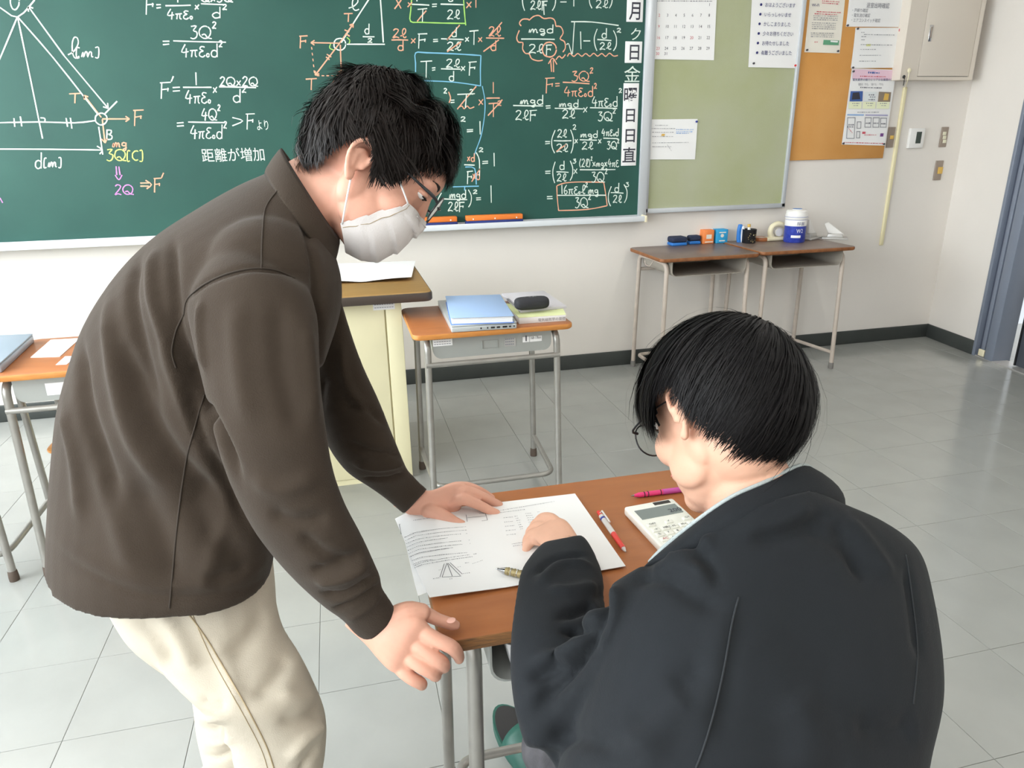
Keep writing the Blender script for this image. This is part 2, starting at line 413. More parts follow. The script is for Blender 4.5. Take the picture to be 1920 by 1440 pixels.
b = MB(); wbox(b, D0+.275, D0+.286, -.09, -.045, .012, 2.04); mb('edge_strip', b, M['blackp'], fr)
b = MB(); wbox(b, D0+.266, D0+.274, -.08, -.05, .62, .66); mb('latch', b, M['chrome'], fr)
b = MB(); wbox(b, D0+.05, D0+.095, .0, .012, .012, .055); mb('door_stop', b, M['ivory'], fr, bevel=.003)
# bright corridor notice behind the gap
b = MB(); wbox(b, .0, .15, -1.597, -1.59, .98, 1.14); nt_ = mb('corridor_notice', b, M['paper']); tag(nt_, 'small white notice on the corridor wall glimpsed through the door gap', 'notice')
corr = area_light('corridor_lamp_light', tuple(W(.6, -.9, 2.55)), tuple(W(.6, -.9, 0)), .3, 1.2, 40, (1, .98, .95))
# ceiling lamps
for i, (x, y) in enumerate([(x, y) for x in (-0.6, 2.2) for y in (0.2, 2.4, -2.2)]):
    t = empty('ceiling_lamp', (x, y, CH), 'ceiling tube lamp with white housing, ' + ('left' if x < 0 else 'right') + ' row, ' + {0.2: 'above the desk', 2.4: 'nearest the chalkboard', -2.2: 'at the back'}[y], 'lamp', 'ceiling tube lamps')
    mb('lamp_housing', MB().box((x-.09, y-.64, CH-.03), (x+.09, y+.64, CH)), M['whitep'], t, bevel=.006)
    mb('lamp_tube', MB().tube([(x, y-.6, CH-.046), (x, y+.6, CH-.046)], .014, 12), M['lamp'], t)
# ---------------- chalkboard ----------------
YB = YW-.045            # face of the chalkboard
def bp(x, y, Y=YB): return ony(x, y, Y)
zb = float(np.mean([bp(20, 455)[2], bp(500, 431)[2], bp(1190, 403)[2]])); xr = float(bp(1203, 200)[0]); ZT = 2.14
cb = empty('chalkboard', (0, YW, zb), 'large green chalkboard covered in physics formulas on the front wall', 'chalkboard')
mb('board_panel', MB().box((-2.4, YB, zb), (xr, YW, ZT)), M['board'], cb, origin=(0, YB, 1.5))
mb('board_frame', MB().box((xr, YB-.014, zb-.03), (xr+.05, YW, ZT+.03)).box((-2.45, YB-.014, ZT), (xr, YW, ZT+.03)).box((-2.45, YB-.014, zb-.03), (-2.4, YW, ZT)).box((-2.4, YB-.008, zb-.012), (xr, YW, zb)), M['alu'], cb, bevel=.002)
tr = mb('chalk_tray', MB().box((-2.42, YB-.062, zb-.034), (xr+.02, YW, zb-.012)).box((-2.42, YB-.068, zb-.034), (xr+.02, YB-.06, zb-.002)), M['traym'], cb, bevel=.003)
mb('tray_end_cap', MB().box((xr+.02, YB-.07, zb-.038), (xr+.035, YB+.01, zb+.0)), M['ivory'], cb, bevel=.003)

# --- chalk handwriting: strokes in a unit box (y down, 1 = baseline) ---
def arc(cx, cy, rx, ry, a0, a1, n=14): return [(cx+rx*math.cos(math.radians(a0+(a1-a0)*i/n)), cy+ry*math.sin(math.radians(a0+(a1-a0)*i/n))) for i in range(n+1)]
GL = {
 'F': (.62, [[(.0,.04),(.66,.0)],[(.12,.02),(.08,1.12)],[(.1,.5),(.55,.44)],[(.5,.38),(.48,.62)]]),
 'T': (.75, [[(.0,.06),(.8,.0)],[(.42,.03),(.38,1.05)]]),
 'Q': (.85, [arc(.42,.5,.4,.46,-60,300),[(.2,.72),(.4,.66),(.6,.92),(.9,.98)]]),
 'd': (.55, [[(.48,-.05),(.47,1.0)],arc(.26,.74,.24,.26,-20,-330)]),
 'l': (.45, [[(.0,.82),(.25,.66),(.44,.3),(.4,.03),(.26,.02),(.18,.3),(.2,.75),(.32,.98),(.5,.88)]]),
 'm': (.75, [[(.02,.95),(.1,.55),(.14,.95),(.26,.55),(.36,.56),(.38,.95),(.5,.55),(.62,.58),(.64,.92),(.74,.9)]]),
 'g': (.5, [arc(.22,.66,.18,.16,-20,-340),[(.4,.5),(.4,1.15),(.28,1.28),(.1,1.18)],[(.1,1.18),(.5,.98)]]),
 'π': (.6, [[(.0,.5),(.6,.46)],[(.18,.5),(.12,1.0)],[(.42,.48),(.42,.9),(.56,.98)]]),
 'ε': (.5, [[(.48,.22),(.2,.18),(.08,.36),(.34,.52),(.1,.62),(.06,.88),(.3,1.0),(.5,.86)]]),
 'o': (.28, [arc(.12,.86,.1,.13,0,360,10)]),
 '0': (.5, [arc(.24,.5,.22,.48,0,360)]),
 '1': (.25, [[(.1,.0),(.12,1.0)]]),
 '2': (.55, [[(.05,.2),(.22,.0),(.45,.1),(.42,.38),(.02,.98),(.28,.9),(.55,1.0)]]),
 '3': (.5, [[(.05,.08),(.42,.04),(.2,.38),(.45,.5),(.44,.82),(.22,1.0),(.0,.9)]]),
 '4': (.6, [[(.3,.0),(.02,.6),(.6,.58)],[(.42,.3),(.38,1.02)]]),
 '6': (.5, [[(.36,.0),(.08,.45),(.08,.85),(.28,1.0),(.44,.78),(.3,.58),(.08,.72)]]),
 'B': (.5, [[(.06,.0),(.06,1.0)],[(.04,.04),(.4,.1),(.36,.4),(.12,.48),(.46,.62),(.42,.92),(.04,1.0)]]),
 'C': (.5, [arc(.36,.55,.3,.38,-60,-300)]),
 'O': (.7, [arc(.34,.5,.32,.5,0,360)]),
 '[': (.26, [[(.24,.18),(.06,.2),(.04,1.0),(.22,.98)]]),
 ']': (.26, [[(.02,.16),(.22,.16),(.22,.98),(.02,1.0)]]),
 'x': (.5, [[(.05,.42),(.42,.9)],[(.44,.38),(.02,.95)]]),
 '=': (.55, [[(.05,.45),(.5,.42)],[(.06,.68),(.5,.64)]]),
 '-': (.5, [[(.02,.55),(.46,.55)]]),
 '>': (.6, [[(.02,.25),(.55,.5),(.02,.85)]]),
 '(': (.3, [[(.26,-.02),(.06,.4),(.08,.8),(.22,1.08)]]),
 ')': (.3, [[(.04,-.02),(.24,.35),(.22,.8),(.04,1.08)]]),
 "'": (.2, [[(.16,-.1),(.06,.2)]]),
}
class Chalk:
    def __init__(s, name, m): s.name = name; s.m = m; s.b = MB()
    def line(s, pts, wd=2.3, jit=.35):
        pts = [(x+rnd.uniform(-jit, jit), y+rnd.uniform(-jit, jit)) for x, y in pts]
        if len(pts) > 2: pts = [tuple(p) for p in catmull(pts, 3)]
        W_ = [bp(*p) for p in pts]; k = len(W_); s.off = getattr(s, 'off', 0)+1; y = YB-.0008-.00012*(s.off % 9); L = []; Rr = []
        if k > 4 and np.linalg.norm(W_[0]-W_[-1]) < .004: W_ = W_[:-1]; k -= 1
        for i in range(k):
            t = nrm(W_[min(k-1, i+1)]-W_[max(0, i-1)]); n = np.array([-t[2], 0, t[0]])*wd*.00132*rnd.uniform(.8, 1.12)
            c = W_[i]; L.append((c[0]-n[0], y, c[2]-n[2])); Rr.append((c[0]+n[0], y, c[2]+n[2]))
        f = []
        for i in range(k-1): f.append((i, i+1, k+i+1, k+i))
        s.b.add(L+Rr, f)
        return s
    def bar(s, x0, y0, x1, y1): return s.line([(x0, y0), ((x0+x1)/2, (y0+y1)/2), (x1, y1)], 2.3, .3)
    def arrow(s, x0, y0, x1, y1, hd=8, wd=2.3):
        s.line([(x0, y0), (x1, y1)], wd, 0); a = math.atan2(y1-y0, x1-x0)
        for k in (2.55, -2.55): s.line([(x1+hd*math.cos(a+k), y1+hd*math.sin(a+k)), (x1, y1)], wd, 0)
        return s
    def t(s, txt, x0, y0, x1, y1, wd=2.1, tilt=0):
        """write txt in the box; ^ raises the next character, _ lowers it"""
        seq = []; x = 0; up = 0
        for c in txt:
            if c == '^': up = 1; continue
            if c == '_': up = -1; continue
            if c == ' ': x += .3; continue
            w_, st = GL[c]; k = .5 if up == 1 else 1.
            if up == 1: x -= .02
            seq.append((x, -.28 if up == 1 else (.1 if up == -1 else 0), k, st)); x += (w_+.1)*k; up = 0
        h = y1-y0; k = (x1-x0)/max(.1, x-.1)
        for ox, oy, sc, st in seq:
            for line in st:
                s.line([(x0+(ox+px*sc)*k, y0+(oy+py*sc)*h+tilt*(ox+px*sc)/x) for px, py in line], wd)
        return s
    def done(s):
        o = mesh_obj(s.name, s.b.v, s.b.f, s.m, cb); tag(o, kind='stuff'); return o

w1 = Chalk('chalk_diagram', M['cw'])
w1.t('O', 19, -12, 37, 18); w1.line([(-30, -2), (0, 14), (33, 32), (65, 0)], 2.4, 0); w1.line([(33, 32), (0, 110), (-30, 178)], 2.3); w1.line([(33, 32), (58, 150), (80, 260)], 2.3)
w1.line([(33, 32), (100, 108), (183, 214)]); w1.arrow(120, 104, 203, 203, 10); w1.arrow(120, 104, 53, 12, 10); w1.line([(197, 213), (220, 190)])
w1.t('l', 128, 70, 147, 110); w1.t('[m]', 142, 86, 186, 108)
w1.line([(-30, 231), (72, 229), (140, 230), (180, 226)])
for a in ((26, 222, 28, 238), (38, 218, 41, 237), (124, 221, 127, 238), (132, 221, 135, 241)): w1.bar(*a)
w1.line([(76, 221), (84, 222), (84, 229)], 2, 0); w1.line(arc(190, 223, 11, 11, 0, 360), 2.4)
w1.line([(-30, 279), (100, 280), (190, 281)]); w1.line([(182, 274), (192, 281), (187, 289)], 2.2, 0); w1.bar(185, 238, 193, 290)
w1.t('d', 66, 287, 79, 316); w1.t('[m]', 82, 293, 115, 314); w1.t('B', 199, 243, 211, 262); w1.done()
w2 = Chalk('chalk_diagram', M['co'])
w2.t('T', 130, 175, 150, 193); w2.arrow(190, 220, 158, 179); w2.arrow(192, 223, 243, 223, 9); w2.t('F', 250, 206, 268, 233); w2.arrow(192, 224, 197, 268, 10); w2.t('mg', 211, 258, 238, 277); w2.done()
w3 = Chalk('chalk_formula', M['cy']); w3.t('3Q[C]', 200, 279, 268, 302); w3.done()
w4 = Chalk('chalk_formula', M['cp']); w4.bar(218, 312, 219, 328); w4.bar(223, 312, 225, 328); w4.line([(216, 328), (223, 337), (229, 328)], 2.2, 0); w4.t('2Q', 215, 346, 250, 365); w4.line([(-8, 366), (0, 372), (5, 380)]); w4.done()
w5 = Chalk('chalk_formula', M['co']); w5.bar(263, 343, 279, 343); w5.bar(263, 349, 279, 349); w5.line([(273, 338), (284, 346), (275, 354)], 2.2, 0); w5.t('F', 288, 334, 302, 358); w5.bar(307, 324, 303, 333); w5.done()
f = Chalk('chalk_formula', M['cw']); f.t('F', 272, -5, 290, 24); f.t('=', 292, -2, 303, 23); f.bar(310, 11, 358, 10); f.t('1', 331, -14, 336, 5); f.t('4πεo', 314, 17, 362, 36); f.t('x', 365, 3, 374, 19); f.bar(377, 7, 424, 9); f.t('Qx3Q', 376, -12, 436, 4); f.t('d^2', 398, 14, 424, 34); f.done()
f = Chalk('chalk_formula', M['cw']); f.t('=', 304, 66, 319, 92); f.t('3Q^2', 357, 48, 404, 73); f.bar(325, 77, 424, 79); f.t('4πεod^2', 340, 83, 416, 107); f.done()
f = Chalk('chalk_formula', M['cw']); f.t('F', 300, 154, 319, 182); f.bar(325, 143, 321, 153); f.t('=', 322, 152, 339, 180); f.bar(343, 164, 397, 164); f.t('1', 365, 136, 371, 160); f.t('4πεo', 348, 169, 396, 194); f.t('x', 399, 156, 408, 175); f.bar(411, 163, 480, 164); f.t('2Qx2Q', 412, 144, 483, 162); f.t('d^2', 437, 168, 460, 192); f.done()
f = Chalk('chalk_formula', M['cw']); f.t('=', 330, 220, 346, 244); f.bar(353, 229, 422, 230); f.t('4Q^2', 378, 203, 412, 226); f.t('4πεod^2', 357, 235, 424, 260); f.t('>', 435, 214, 457, 240); f.t('F', 461, 213, 477, 240); f.done()
f = Chalk('chalk_diagram', M['cw']); f.t('l', 654, -4, 671, 20); f.line([(696, -8), (668, 35), (640, 80)], 2.4); f.line([(713, -8), (717, 50), (719, 80)], 2.8); f.bar(650, 83, 722, 83); f.t('d', 684, 45, 693, 64); f.bar(680, 69, 702, 69); f.t('2', 689, 72, 698, 80); f.line(arc(637, 83, 11, 11, 0, 360)); f.done()
f = Chalk('chalk_diagram', M['co']); f.t('T', 645, 25, 660, 40); f.arrow(636, 82, 662, 45, 7); f.t('F', 561, 67, 576, 88); f.arrow(636, 81, 583, 80, 8); f.arrow(636, 82, 591, 141, 8); f.arrow(638, 84, 640, 139, 8); f.t('T', 573, 147, 593, 168); f.t('mg', 624, 146, 652, 157)
for a in ((646, 56, 655, 60), (648, 63, 656, 68), (611, 107, 618, 112), (613, 102, 621, 107)): f.bar(*a)
for i in range(5): f.line([(584+i*1.2, 88+i*11), (585+i*1.2, 93+i*11)], 1.8, 0); f.line([(594+i*9, 142), (599+i*9, 142)], 1.8, 0)
f.done()
f = Chalk('chalk_diagram', M['cg']); f.line([(650, 70), (656, 76), (653, 84)], 1.8, 0); f.line([(620, 82), (618, 90), (626, 94)], 1.8, 0); f.line([(772, -6), (770, 20), (770, 40), (790, 42), (830, 43), (872, 44)], 2.3); f.line([(869, -6), (871, 25), (873, 48)]); f.done()
f = Chalk('chalk_formula', M['cw']); f.t('F^2', 572, 214, 600, 243); f.done()
f = Chalk('chalk_formula', M['cw']); f.bar(772, 8, 805, 10); f.t('=', 809, 0, 820, 18); f.bar(826, 8, 870, 9); f.t('T', 783, 16, 800, 40); f.t('2l', 838, 19, 861, 36); f.t('1', 780, -14, 784, 3); f.t('d', 840, -18, 850, 3); f.done()
f = Chalk('chalk_formula', M['co']); f.bar(740, 17, 752, 0); f.line([(742, -2), (752, 16)]); f.t('x', 764, -2, 774, 14); f.bar(782, 40, 799, 20); f.t('x', 874, -4, 885, 16); f.t('1', 890, -8, 895, 15)
f.t('2l', 736, 54, 761, 71); f.bar(734, 75, 765, 75); f.t('d', 746, 77, 757, 95); f.t('x', 770, 66, 780, 82); f.bar(838, 75, 862, 47); f.bar(838, 97, 865, 78); f.t('x', 896, 64, 905, 80); f.t('2l', 916, 50, 938, 68); f.bar(911, 71, 945, 72); f.t('d', 920, 77, 931, 95); f.bar(906, 97, 935, 75); f.bar(918, 68, 941, 42); f.done()
f = Chalk('chalk_formula', M['cw']); f.t('F', 783, 63, 800, 88); f.t('=', 811, 66, 822, 84); f.bar(827, 73, 869, 74); f.t('d', 847, 52, 857, 69); f.t('2l', 838, 79, 863, 95); f.t('x', 872, 64, 880, 79); f.t('T', 880, 57, 896, 83); f.done()
f = Chalk('chalk_formula', M['cb']); f.line([(779, 135), (779, 118), (779, 99), (800, 99), (850, 101), (902, 104)], 2.3); f.line([(902, 104), (901, 130), (901, 161)]); f.line([(901, 161), (850, 154), (795, 151)]); f.line([(904, 161), (909, 190), (908, 220), (902, 255), (893, 280), (889, 292)], 1.9); f.line([(872, 313), (890, 316), (893, 346)]); f.line([(848, 350), (898, 349)]); f.line([(871, 349), (871, 357)]); f.done()
f = Chalk('chalk_formula', M['cw']); f.t('T', 788, 114, 809, 145); f.t('=', 809, 120, 817, 137); f.t('2l', 836, 111, 861, 127); f.bar(827, 129, 864, 130); f.t('d', 842, 134, 852, 152); f.t('x', 864, 118, 873, 134); f.t('F', 878, 116, 893, 139); f.done()
f = Chalk('chalk_formula', M['cw']); f.t('2', 832, 166, 838, 175); f.t('=', 844, 180, 853, 198); f.t('T', 857, 176, 888, 201); f.t('2', 880, 168, 887, 177); f.t('2', 863, 219, 873, 228); f.t('=', 874, 236, 888, 252); f.t('1', 899, 227, 902, 252); f.t('2', 898, 277, 906, 285); f.t('=', 903, 295, 916, 312); f.t('1', 924, 287, 929, 312); f.bar(870, 309, 890, 310); f.t('F', 875, 321, 886, 343); f.line([(893, 286), (899, 300), (899, 330)]); f.done()
f = Chalk('chalk_formula', M['co']); f.line([(841, 172), (845, 183), (842, 193)]); f.bar(857, 205, 893, 162); f.line([(859, 202), (866, 199), (870, 204), (876, 199), (881, 203), (889, 200)], 1.9); f.t('x', 897, 179, 907, 198); f.t('1', 923, 154, 927, 175); f.bar(912, 184, 937, 184); f.t('T', 916, 193, 933, 218); f.t('2', 933, 189, 940, 198); f.bar(915, 217, 942, 187); f.t('xd', 876, 288, 890, 303); f.t('xd', 886, 318, 900, 337); f.bar(884, 341, 900, 316); f.done()
f = Chalk('chalk_formula', M['cw']); f.t('(', 819, 362, 829, 392); f.t('mgd', 842, 356, 874, 372); f.bar(830, 373, 876, 374); f.t('2lF', 840, 379, 870, 396); f.t(')', 877, 356, 885, 386); f.t('2', 887, 356, 895, 363); f.t('=', 892, 364, 903, 380); f.t('1', 919, 348, 923, 380); f.done()
f = Chalk('chalk_formula', M['cw']); f.t('(', 978, -22, 986, 17); f.t('2lF', 994, 2, 1026, 18); f.bar(1019, 4, 1020, 28); f.t(')', 1034, -22, 1043, 17); f.t('-', 1050, -6, 1063, 12); f.t('1', 1074, -14, 1078, 12); f.t('(', 1103, -20, 1112, 13); f.t('2l', 1117, 0, 1139, 15); f.t(')', 1141, -20, 1149, 13); f.done()
f = Chalk('chalk_formula', M['co']); f.line([(977, 49), (974, 43), (980, 36), (990, 36), (992, 38), (1000, 31), (1010, 29), (1020, 35), (1032, 34), (1040, 38), (1042, 49)]); f.line([(1042, 49), (1051, 50), (1056, 62), (1050, 73), (1058, 78), (1060, 90), (1055, 98)]); f.line([(974, 57), (969, 70), (972, 79), (980, 80), (980, 92), (985, 100), (992, 101), (997, 110), (1008, 114), (1018, 113)]); f.line([(1042, 112), (1048, 105), (1054, 109), (1060, 102)]); f.line(arc(1030, 93, 13, 14, 0, 360), 2.6)
f.bar(1032, 113, 1034, 135); f.bar(1037, 113, 1038, 135); f.line([(1028, 120), (1036, 109), (1044, 121)], 2.2, 0)
f.line([(1064, 106)]+[(1068+i*7.5, 100 if i % 2 == 0 else 105.5) for i in range(12)]+[(1158, 104)], 2.1)
f.t('F', 1022, 146, 1039, 172); f.t('=', 1040, 148, 1050, 168); f.t('3Q^2', 1072, 133, 1111, 153); f.bar(1055, 154, 1105, 157); f.t('4πεod^2', 1058, 162, 1118, 181); f.line([(1044, 348), (1060, 343), (1090, 341), (1132, 342)]); f.line([(1132, 342), (1135, 362), (1138, 386)]); f.line([(1138, 386), (1100, 393), (1047, 395)]); f.line([(1047, 395), (1045, 370), (1044, 348)]); f.bar(1043, 284, 1062, 270); f.done()
f = Chalk('chalk_formula', M['cw']); f.t('mgd', 991, 47, 1038, 62); f.bar(977, 73, 1040, 74); f.t('2l', 991, 83, 1018, 100); f.t('F', 1023, 84, 1034, 102); f.line([(1062, 84), (1066, 82), (1070, 95), (1073, 101), (1075, 70), (1077, 42)], 2, 0); f.line([(1071, 41), (1110, 41), (1160, 48)]); f.t('1', 1087, 59, 1091, 92); f.t('-', 1093, 66, 1108, 86); f.t('(', 1113, 55, 1121, 92); f.t('d', 1128, 54, 1138, 72); f.bar(1120, 74, 1146, 76); f.t('2l', 1124, 80, 1145, 93); f.t(')', 1149, 58, 1157, 93); f.t('2', 1156, 53, 1164, 61); f.done()
f = Chalk('chalk_formula', M['cw']); f.t('mgd', 975, 179, 1019, 196); f.bar(962, 198, 1018, 199); f.t('2lF', 966, 207, 1006, 225); f.t('=', 1022, 190, 1033, 209); f.t('mgd', 1048, 187, 1085, 201); f.bar(1040, 203, 1093, 204); f.t('2l', 1054, 206, 1077, 222); f.t('x', 1093, 194, 1102, 212); f.t('4πεod', 1110, 181, 1158, 200); f.t('2', 1160, 166, 1166, 174); f.bar(1106, 202, 1157, 203); f.t('3Q^2', 1121, 209, 1153, 227); f.done()
f = Chalk('chalk_formula', M['cw']); f.t('=', 1021, 258, 1032, 275); f.t('(', 1033, 245, 1042, 284); f.t('2l', 1045, 243, 1062, 258); f.bar(1038, 264, 1071, 264); f.t('2l', 1043, 270, 1064, 285); f.t(')', 1069, 244, 1076, 284); f.t('2', 1074, 234, 1080, 243); f.t('x', 1077, 255, 1084, 270); f.t('mgd', 1088, 245, 1121, 258); f.bar(1087, 262, 1119, 263); f.t('2l', 1091, 266, 1111, 280); f.t('x', 1121, 255, 1128, 270); f.t('4πεod', 1128, 241, 1160, 255); f.bar(1131, 259, 1158, 260); f.t('3Q^2', 1138, 265, 1160, 280); f.done()
f = Chalk('chalk_formula', M['cw']); f.t('=', 1021, 313, 1033, 331); f.t('(', 1035, 304, 1042, 340); f.t('d', 1049, 302, 1059, 318); f.bar(1043, 322, 1066, 323); f.t('2l', 1044, 326, 1061, 340); f.t(')', 1068, 302, 1075, 336); f.t('3', 1074, 298, 1080, 306); f.t('x', 1075, 310, 1083, 327); f.t('(2l)^2xmgx4πε', 1086, 298, 1160, 313, 1.9); f.bar(1087, 318, 1154, 318); f.t('3Q^2', 1109, 322, 1138, 342); f.done()
f = Chalk('chalk_formula', M['cw']); f.t('=', 1024, 360, 1037, 379); f.t('16πεol^2mg', 1052, 347, 1122, 364); f.bar(1044, 366, 1136, 366); f.t('3Q^2', 1078, 370, 1107, 390); f.t('(', 1139, 350, 1147, 384); f.t('d', 1152, 344, 1161, 360); f.bar(1145, 361, 1169, 362); f.t('2l', 1149, 366, 1165, 380); f.t(')', 1169, 346, 1177, 378); f.t('3', 1173, 342, 1179, 350); f.done()
EX = np.array([1., 0, 0]); EZ = np.array([0, 0, 1.])
def wtext(s, x, y, h, m, par, Y, width=None, bold=0, name='lettering', x1=None):
    """text on the front wall, x, y = lower left pixel of the text, h = height in pixels"""
    a = bp(x, y, Y); hh = abs(bp(x, y-h, Y)[2]-a[2]); wd = None if x1 is None else bp(x1, y, Y)[0]-a[0]
    return text_obj(name, s, a, EX, EZ, hh, m, par, width=wd, bold=bold)
wtext('より', 481, 243, 20, M['cw'], cb, YB, x1=504, name='chalk_formula')
wtext('距離が増加', 379, 302, 25, M['cw'], cb, YB, x1=497, name='chalk_formula')
wtext('ク', 1180, 74, 24, M['cw'], cb, YB, x1=1201, name='chalk_formula'); wtext('金', 1169, 152, 30, M['cw'], cb, YB, x1=1200, name='chalk_formula')
# magnetic lettered strips on the board
def strip(x0, y0, x1, y1, chars, label):
    """white magnetic strip; chars = (character, left, bottom, right, height)"""
    a = bp(x0, y1); c = bp(x1, y0)
    o = mb('weekday_magnet', MB().box((a[0], YB-.004, a[2]), (c[0], YB, c[2])), M['paper'], bevel=.0015)
    tag(o, label, 'magnet', 'white lettered magnets down the right edge of the chalkboard')
    for ch, x, y, xr_, h in chars: wtext(ch, x, y, h, M['ink'], o, YB-.004, x1=xr_, name='lettering', bold=.012)
strip(1174, -22, 1207, 41, [('月', 1179, 34, 1200, 34)], 'topmost white magnet reading 月 on the chalkboard edge')
strip(1171, 78, 1204, 118, [('日', 1176, 110, 1198, 30)], 'small square white magnet reading 日 on the chalkboard edge')
strip(1164, 156, 1198, 311, [('曜', 1168, 190, 1194, 28), ('日', 1169, 227, 1190, 26), ('日', 1168, 265, 1190, 26), ('直', 1166, 303, 1191, 28)], 'tall white magnet strip reading 曜日日直 on the chalkboard edge')
# board erasers on the tray
for x0, x1, y0, lab in ((790, 858, 411, 'shorter-looking orange and navy board eraser on the tray beside the standing man\'s face'), (874, 981, 404, 'orange and navy board eraser lying on the chalk tray, right of the other one')):
    a = ony(x0, y0, YB-.055); c = ony(x1, y0, YB-.055); z = zb-.012
    if x0 == 790: a = a-np.array([.12, 0, 0])
    o = mb('board_eraser', MB().box((a[0], YB-.058, z), (c[0], YB-.004, z+.022)), M['enavy'], bevel=.004); tag(o, lab, 'eraser', 'board erasers on the chalk tray')
    mb('eraser_back', MB().box((a[0]+.002, YB-.056, z+.022), (c[0]-.002, YB-.006, z+.05)), M['eorange'], o, bevel=.004)
    for k in (.12, .5, .88): mb('rivet', MB().tube([(a[0]+(c[0]-a[0])*k, YB-.058, z+.032), (a[0]+(c[0]-a[0])*k, YB-.0545, z+.032)], .004, 10), M['whitep'], o)
# ---------------- pinboards ----------------
YG = YW-.03
a = bp(1212, 398, YG); c = bp(1470, 388, YG); gx0 = xr+.05; gx1 = float(c[0]); gz = float((a[2]+c[2])/2)
gb = empty('green_pinboard', ((gx0+gx1)/2, YW, gz), 'olive green pinboard with aluminium frame right of the chalkboard', 'pinboard')
mb('board_panel', MB().box((gx0+.02, YG+.006, gz+.02), (gx1-.02, YW, ZT)), M['greenfelt'], gb)
mb('board_frame', MB().box((gx0, YG-.008, gz-.005), (gx1, YW, gz+.022)).box((gx1-.022, YG-.008, gz), (gx1, YW, ZT+.02)).box((gx0, YG-.008, gz), (gx0+.02, YW, ZT+.02)).box((gx0, YG-.008, ZT), (gx1, YW, ZT+.02)), M['alu'], gb, bevel=.002)
YC = YW-.014
ck = [bp(1470, 299, YC)[0], bp(1655, 299, YC)[0]]; cz = float(bp(1560, 299, YC)[2])
kb = mb('tan_pinboard', MB().box((float(gx1)+.001, YC, cz), (ck[1], YW, ZT)), M['cork'], bevel=.002); tag(kb, 'tan orange pinboard between the green pinboard and the metal panel box', 'pinboard')
def sheet(name, corners, Y, m, label, cat='paper', group=None, thick=.0006, pins=(), curl=.004, n=8):
    """paper pinned to the front wall; corners = TL, TR, BR, BL pixels"""
    C = [bp(x, y, Y) for x, y in corners]; V = []; F = []
    for s in (0, 1):
        for j in range(n+1):
            for i in range(n+1):
                u, v = i/n, j/n
                p = (C[0]*(1-u)+C[1]*u)*(1-v)+(C[3]*(1-u)+C[2]*u)*v
                bulge = curl*(math.sin(u*math.pi)*v*v*.8+.25*math.sin(v*math.pi))
                V.append(p+np.array([0, -bulge-(thick if s == 0 else 0)-.0005, 0]))
    N = (n+1)**2
    for j in range(n):
        for i in range(n):
            a = j*(n+1)+i; F.append((a, a+n+1, a+n+2, a+1)); F.append((N+a, N+a+1, N+a+n+2, N+a+n+1))
    rim = [i for i in range(n+1)]+[j*(n+1)+n for j in range(1, n+1)]+[n*(n+1)+i for i in range(n-1, -1, -1)]+[j*(n+1) for j in range(n-1, 0, -1)]
    for k in range(len(rim)): q = rim[k]; r = rim[(k+1) % len(rim)]; F.append((q, r, N+r, N+q))
    o = mesh_obj(name, V, F, m, smooth=False); tag(o, label, cat, group)
    for x, y, pm in pins:
        p = bp(x, y, Y); b = MB().tube([p+(0, 0, 0), p+(0, -.007, 0)], .0045, 10).tube([p+(0, -.007, 0), p+(0, -.011, 0)], .006, 10)
        mb('push_pin', b, M[pm], o)
    return o
def marks(par, rows, Y, m, name='printed_text', seed=1, h=1.6, off=.0065):
    """blurred print as rows of short dashes: (x0, y0, x1, y1)"""
    r = random.Random(seed); b = MB()
    for x0, y0, x1, y1 in rows:
        L = math.hypot(x1-x0, y1-y0); d = 0
        while d < L-1:
            k = r.uniform(1.5, 5); e = min(L, d+k)
            p = bp(x0+(x1-x0)*d/L, y0+(y1-y0)*d/L, Y); q = bp(x0+(x1-x0)*e/L, y0+(y1-y0)*e/L, Y); hh = h*.003*r.uniform(.5, 1)
            o = np.array([0, -off, 0]); u = np.array([0, 0, hh/2])
            b.add([p-u+o, q-u+o, q+u+o, p+u+o], [(0, 1, 2, 3)]); d = e+r.uniform(.6, 1.8)
    return tag(mesh_obj(name, b.v, b.f, m, par), kind='stuff')
def patch(par, q, Y, m, name='printed_panel', off=.0062):
    C = [bp(x, y, Y)+np.array([0, -off, 0]) for x, y in q]; return mesh_obj(name, C, [tuple(range(len(C)-1, -1, -1))], m, par)
Yp = YG+.004
s_ = sheet('wall_calendar', [(1226, -60), (1346, -60), (1338, 113), (1221, 111)], Yp, M['paper'], 'white month calendar hanging at the top of the green pinboard', 'calendar', thick=.003, curl=.0)
rows = [[('1', 6)], [(str(i+2), i) for i in range(7)], [(str(i+9), i) for i in range(7)], [(str(i+16), i) for i in range(7)], [(str(i+23), i) for i in range(7)], [('30', 0), ('31', 1)]]
ys = [11, 31, 52, 73, 93, 103]
for k, rw in enumerate(rows):
    for tx, i in rw:
        x = 1234+i*15.6-k*.7; red = i == 0 or tx == '20'
        wtext(tx, x-(1 if len(tx) > 1 else -1), ys[k]+.3, 7.2, M['inkred' if red else 'ink'], s_, Yp-.0035, name='date_number')
marks(s_, [(1232, 2, 1336, 2.5)], Yp, M['inkgrey'], off=.004)
s_ = sheet('greeting_sheet', [(1412, -50), (1513, -50), (1492, 128), (1403, 126)], Yp, M['paper'], 'white sheet with bulleted Japanese greetings on the green pinboard', 'paper', pins=[(1412, 119, 'pin'), (1490, 123, 'pinred')])
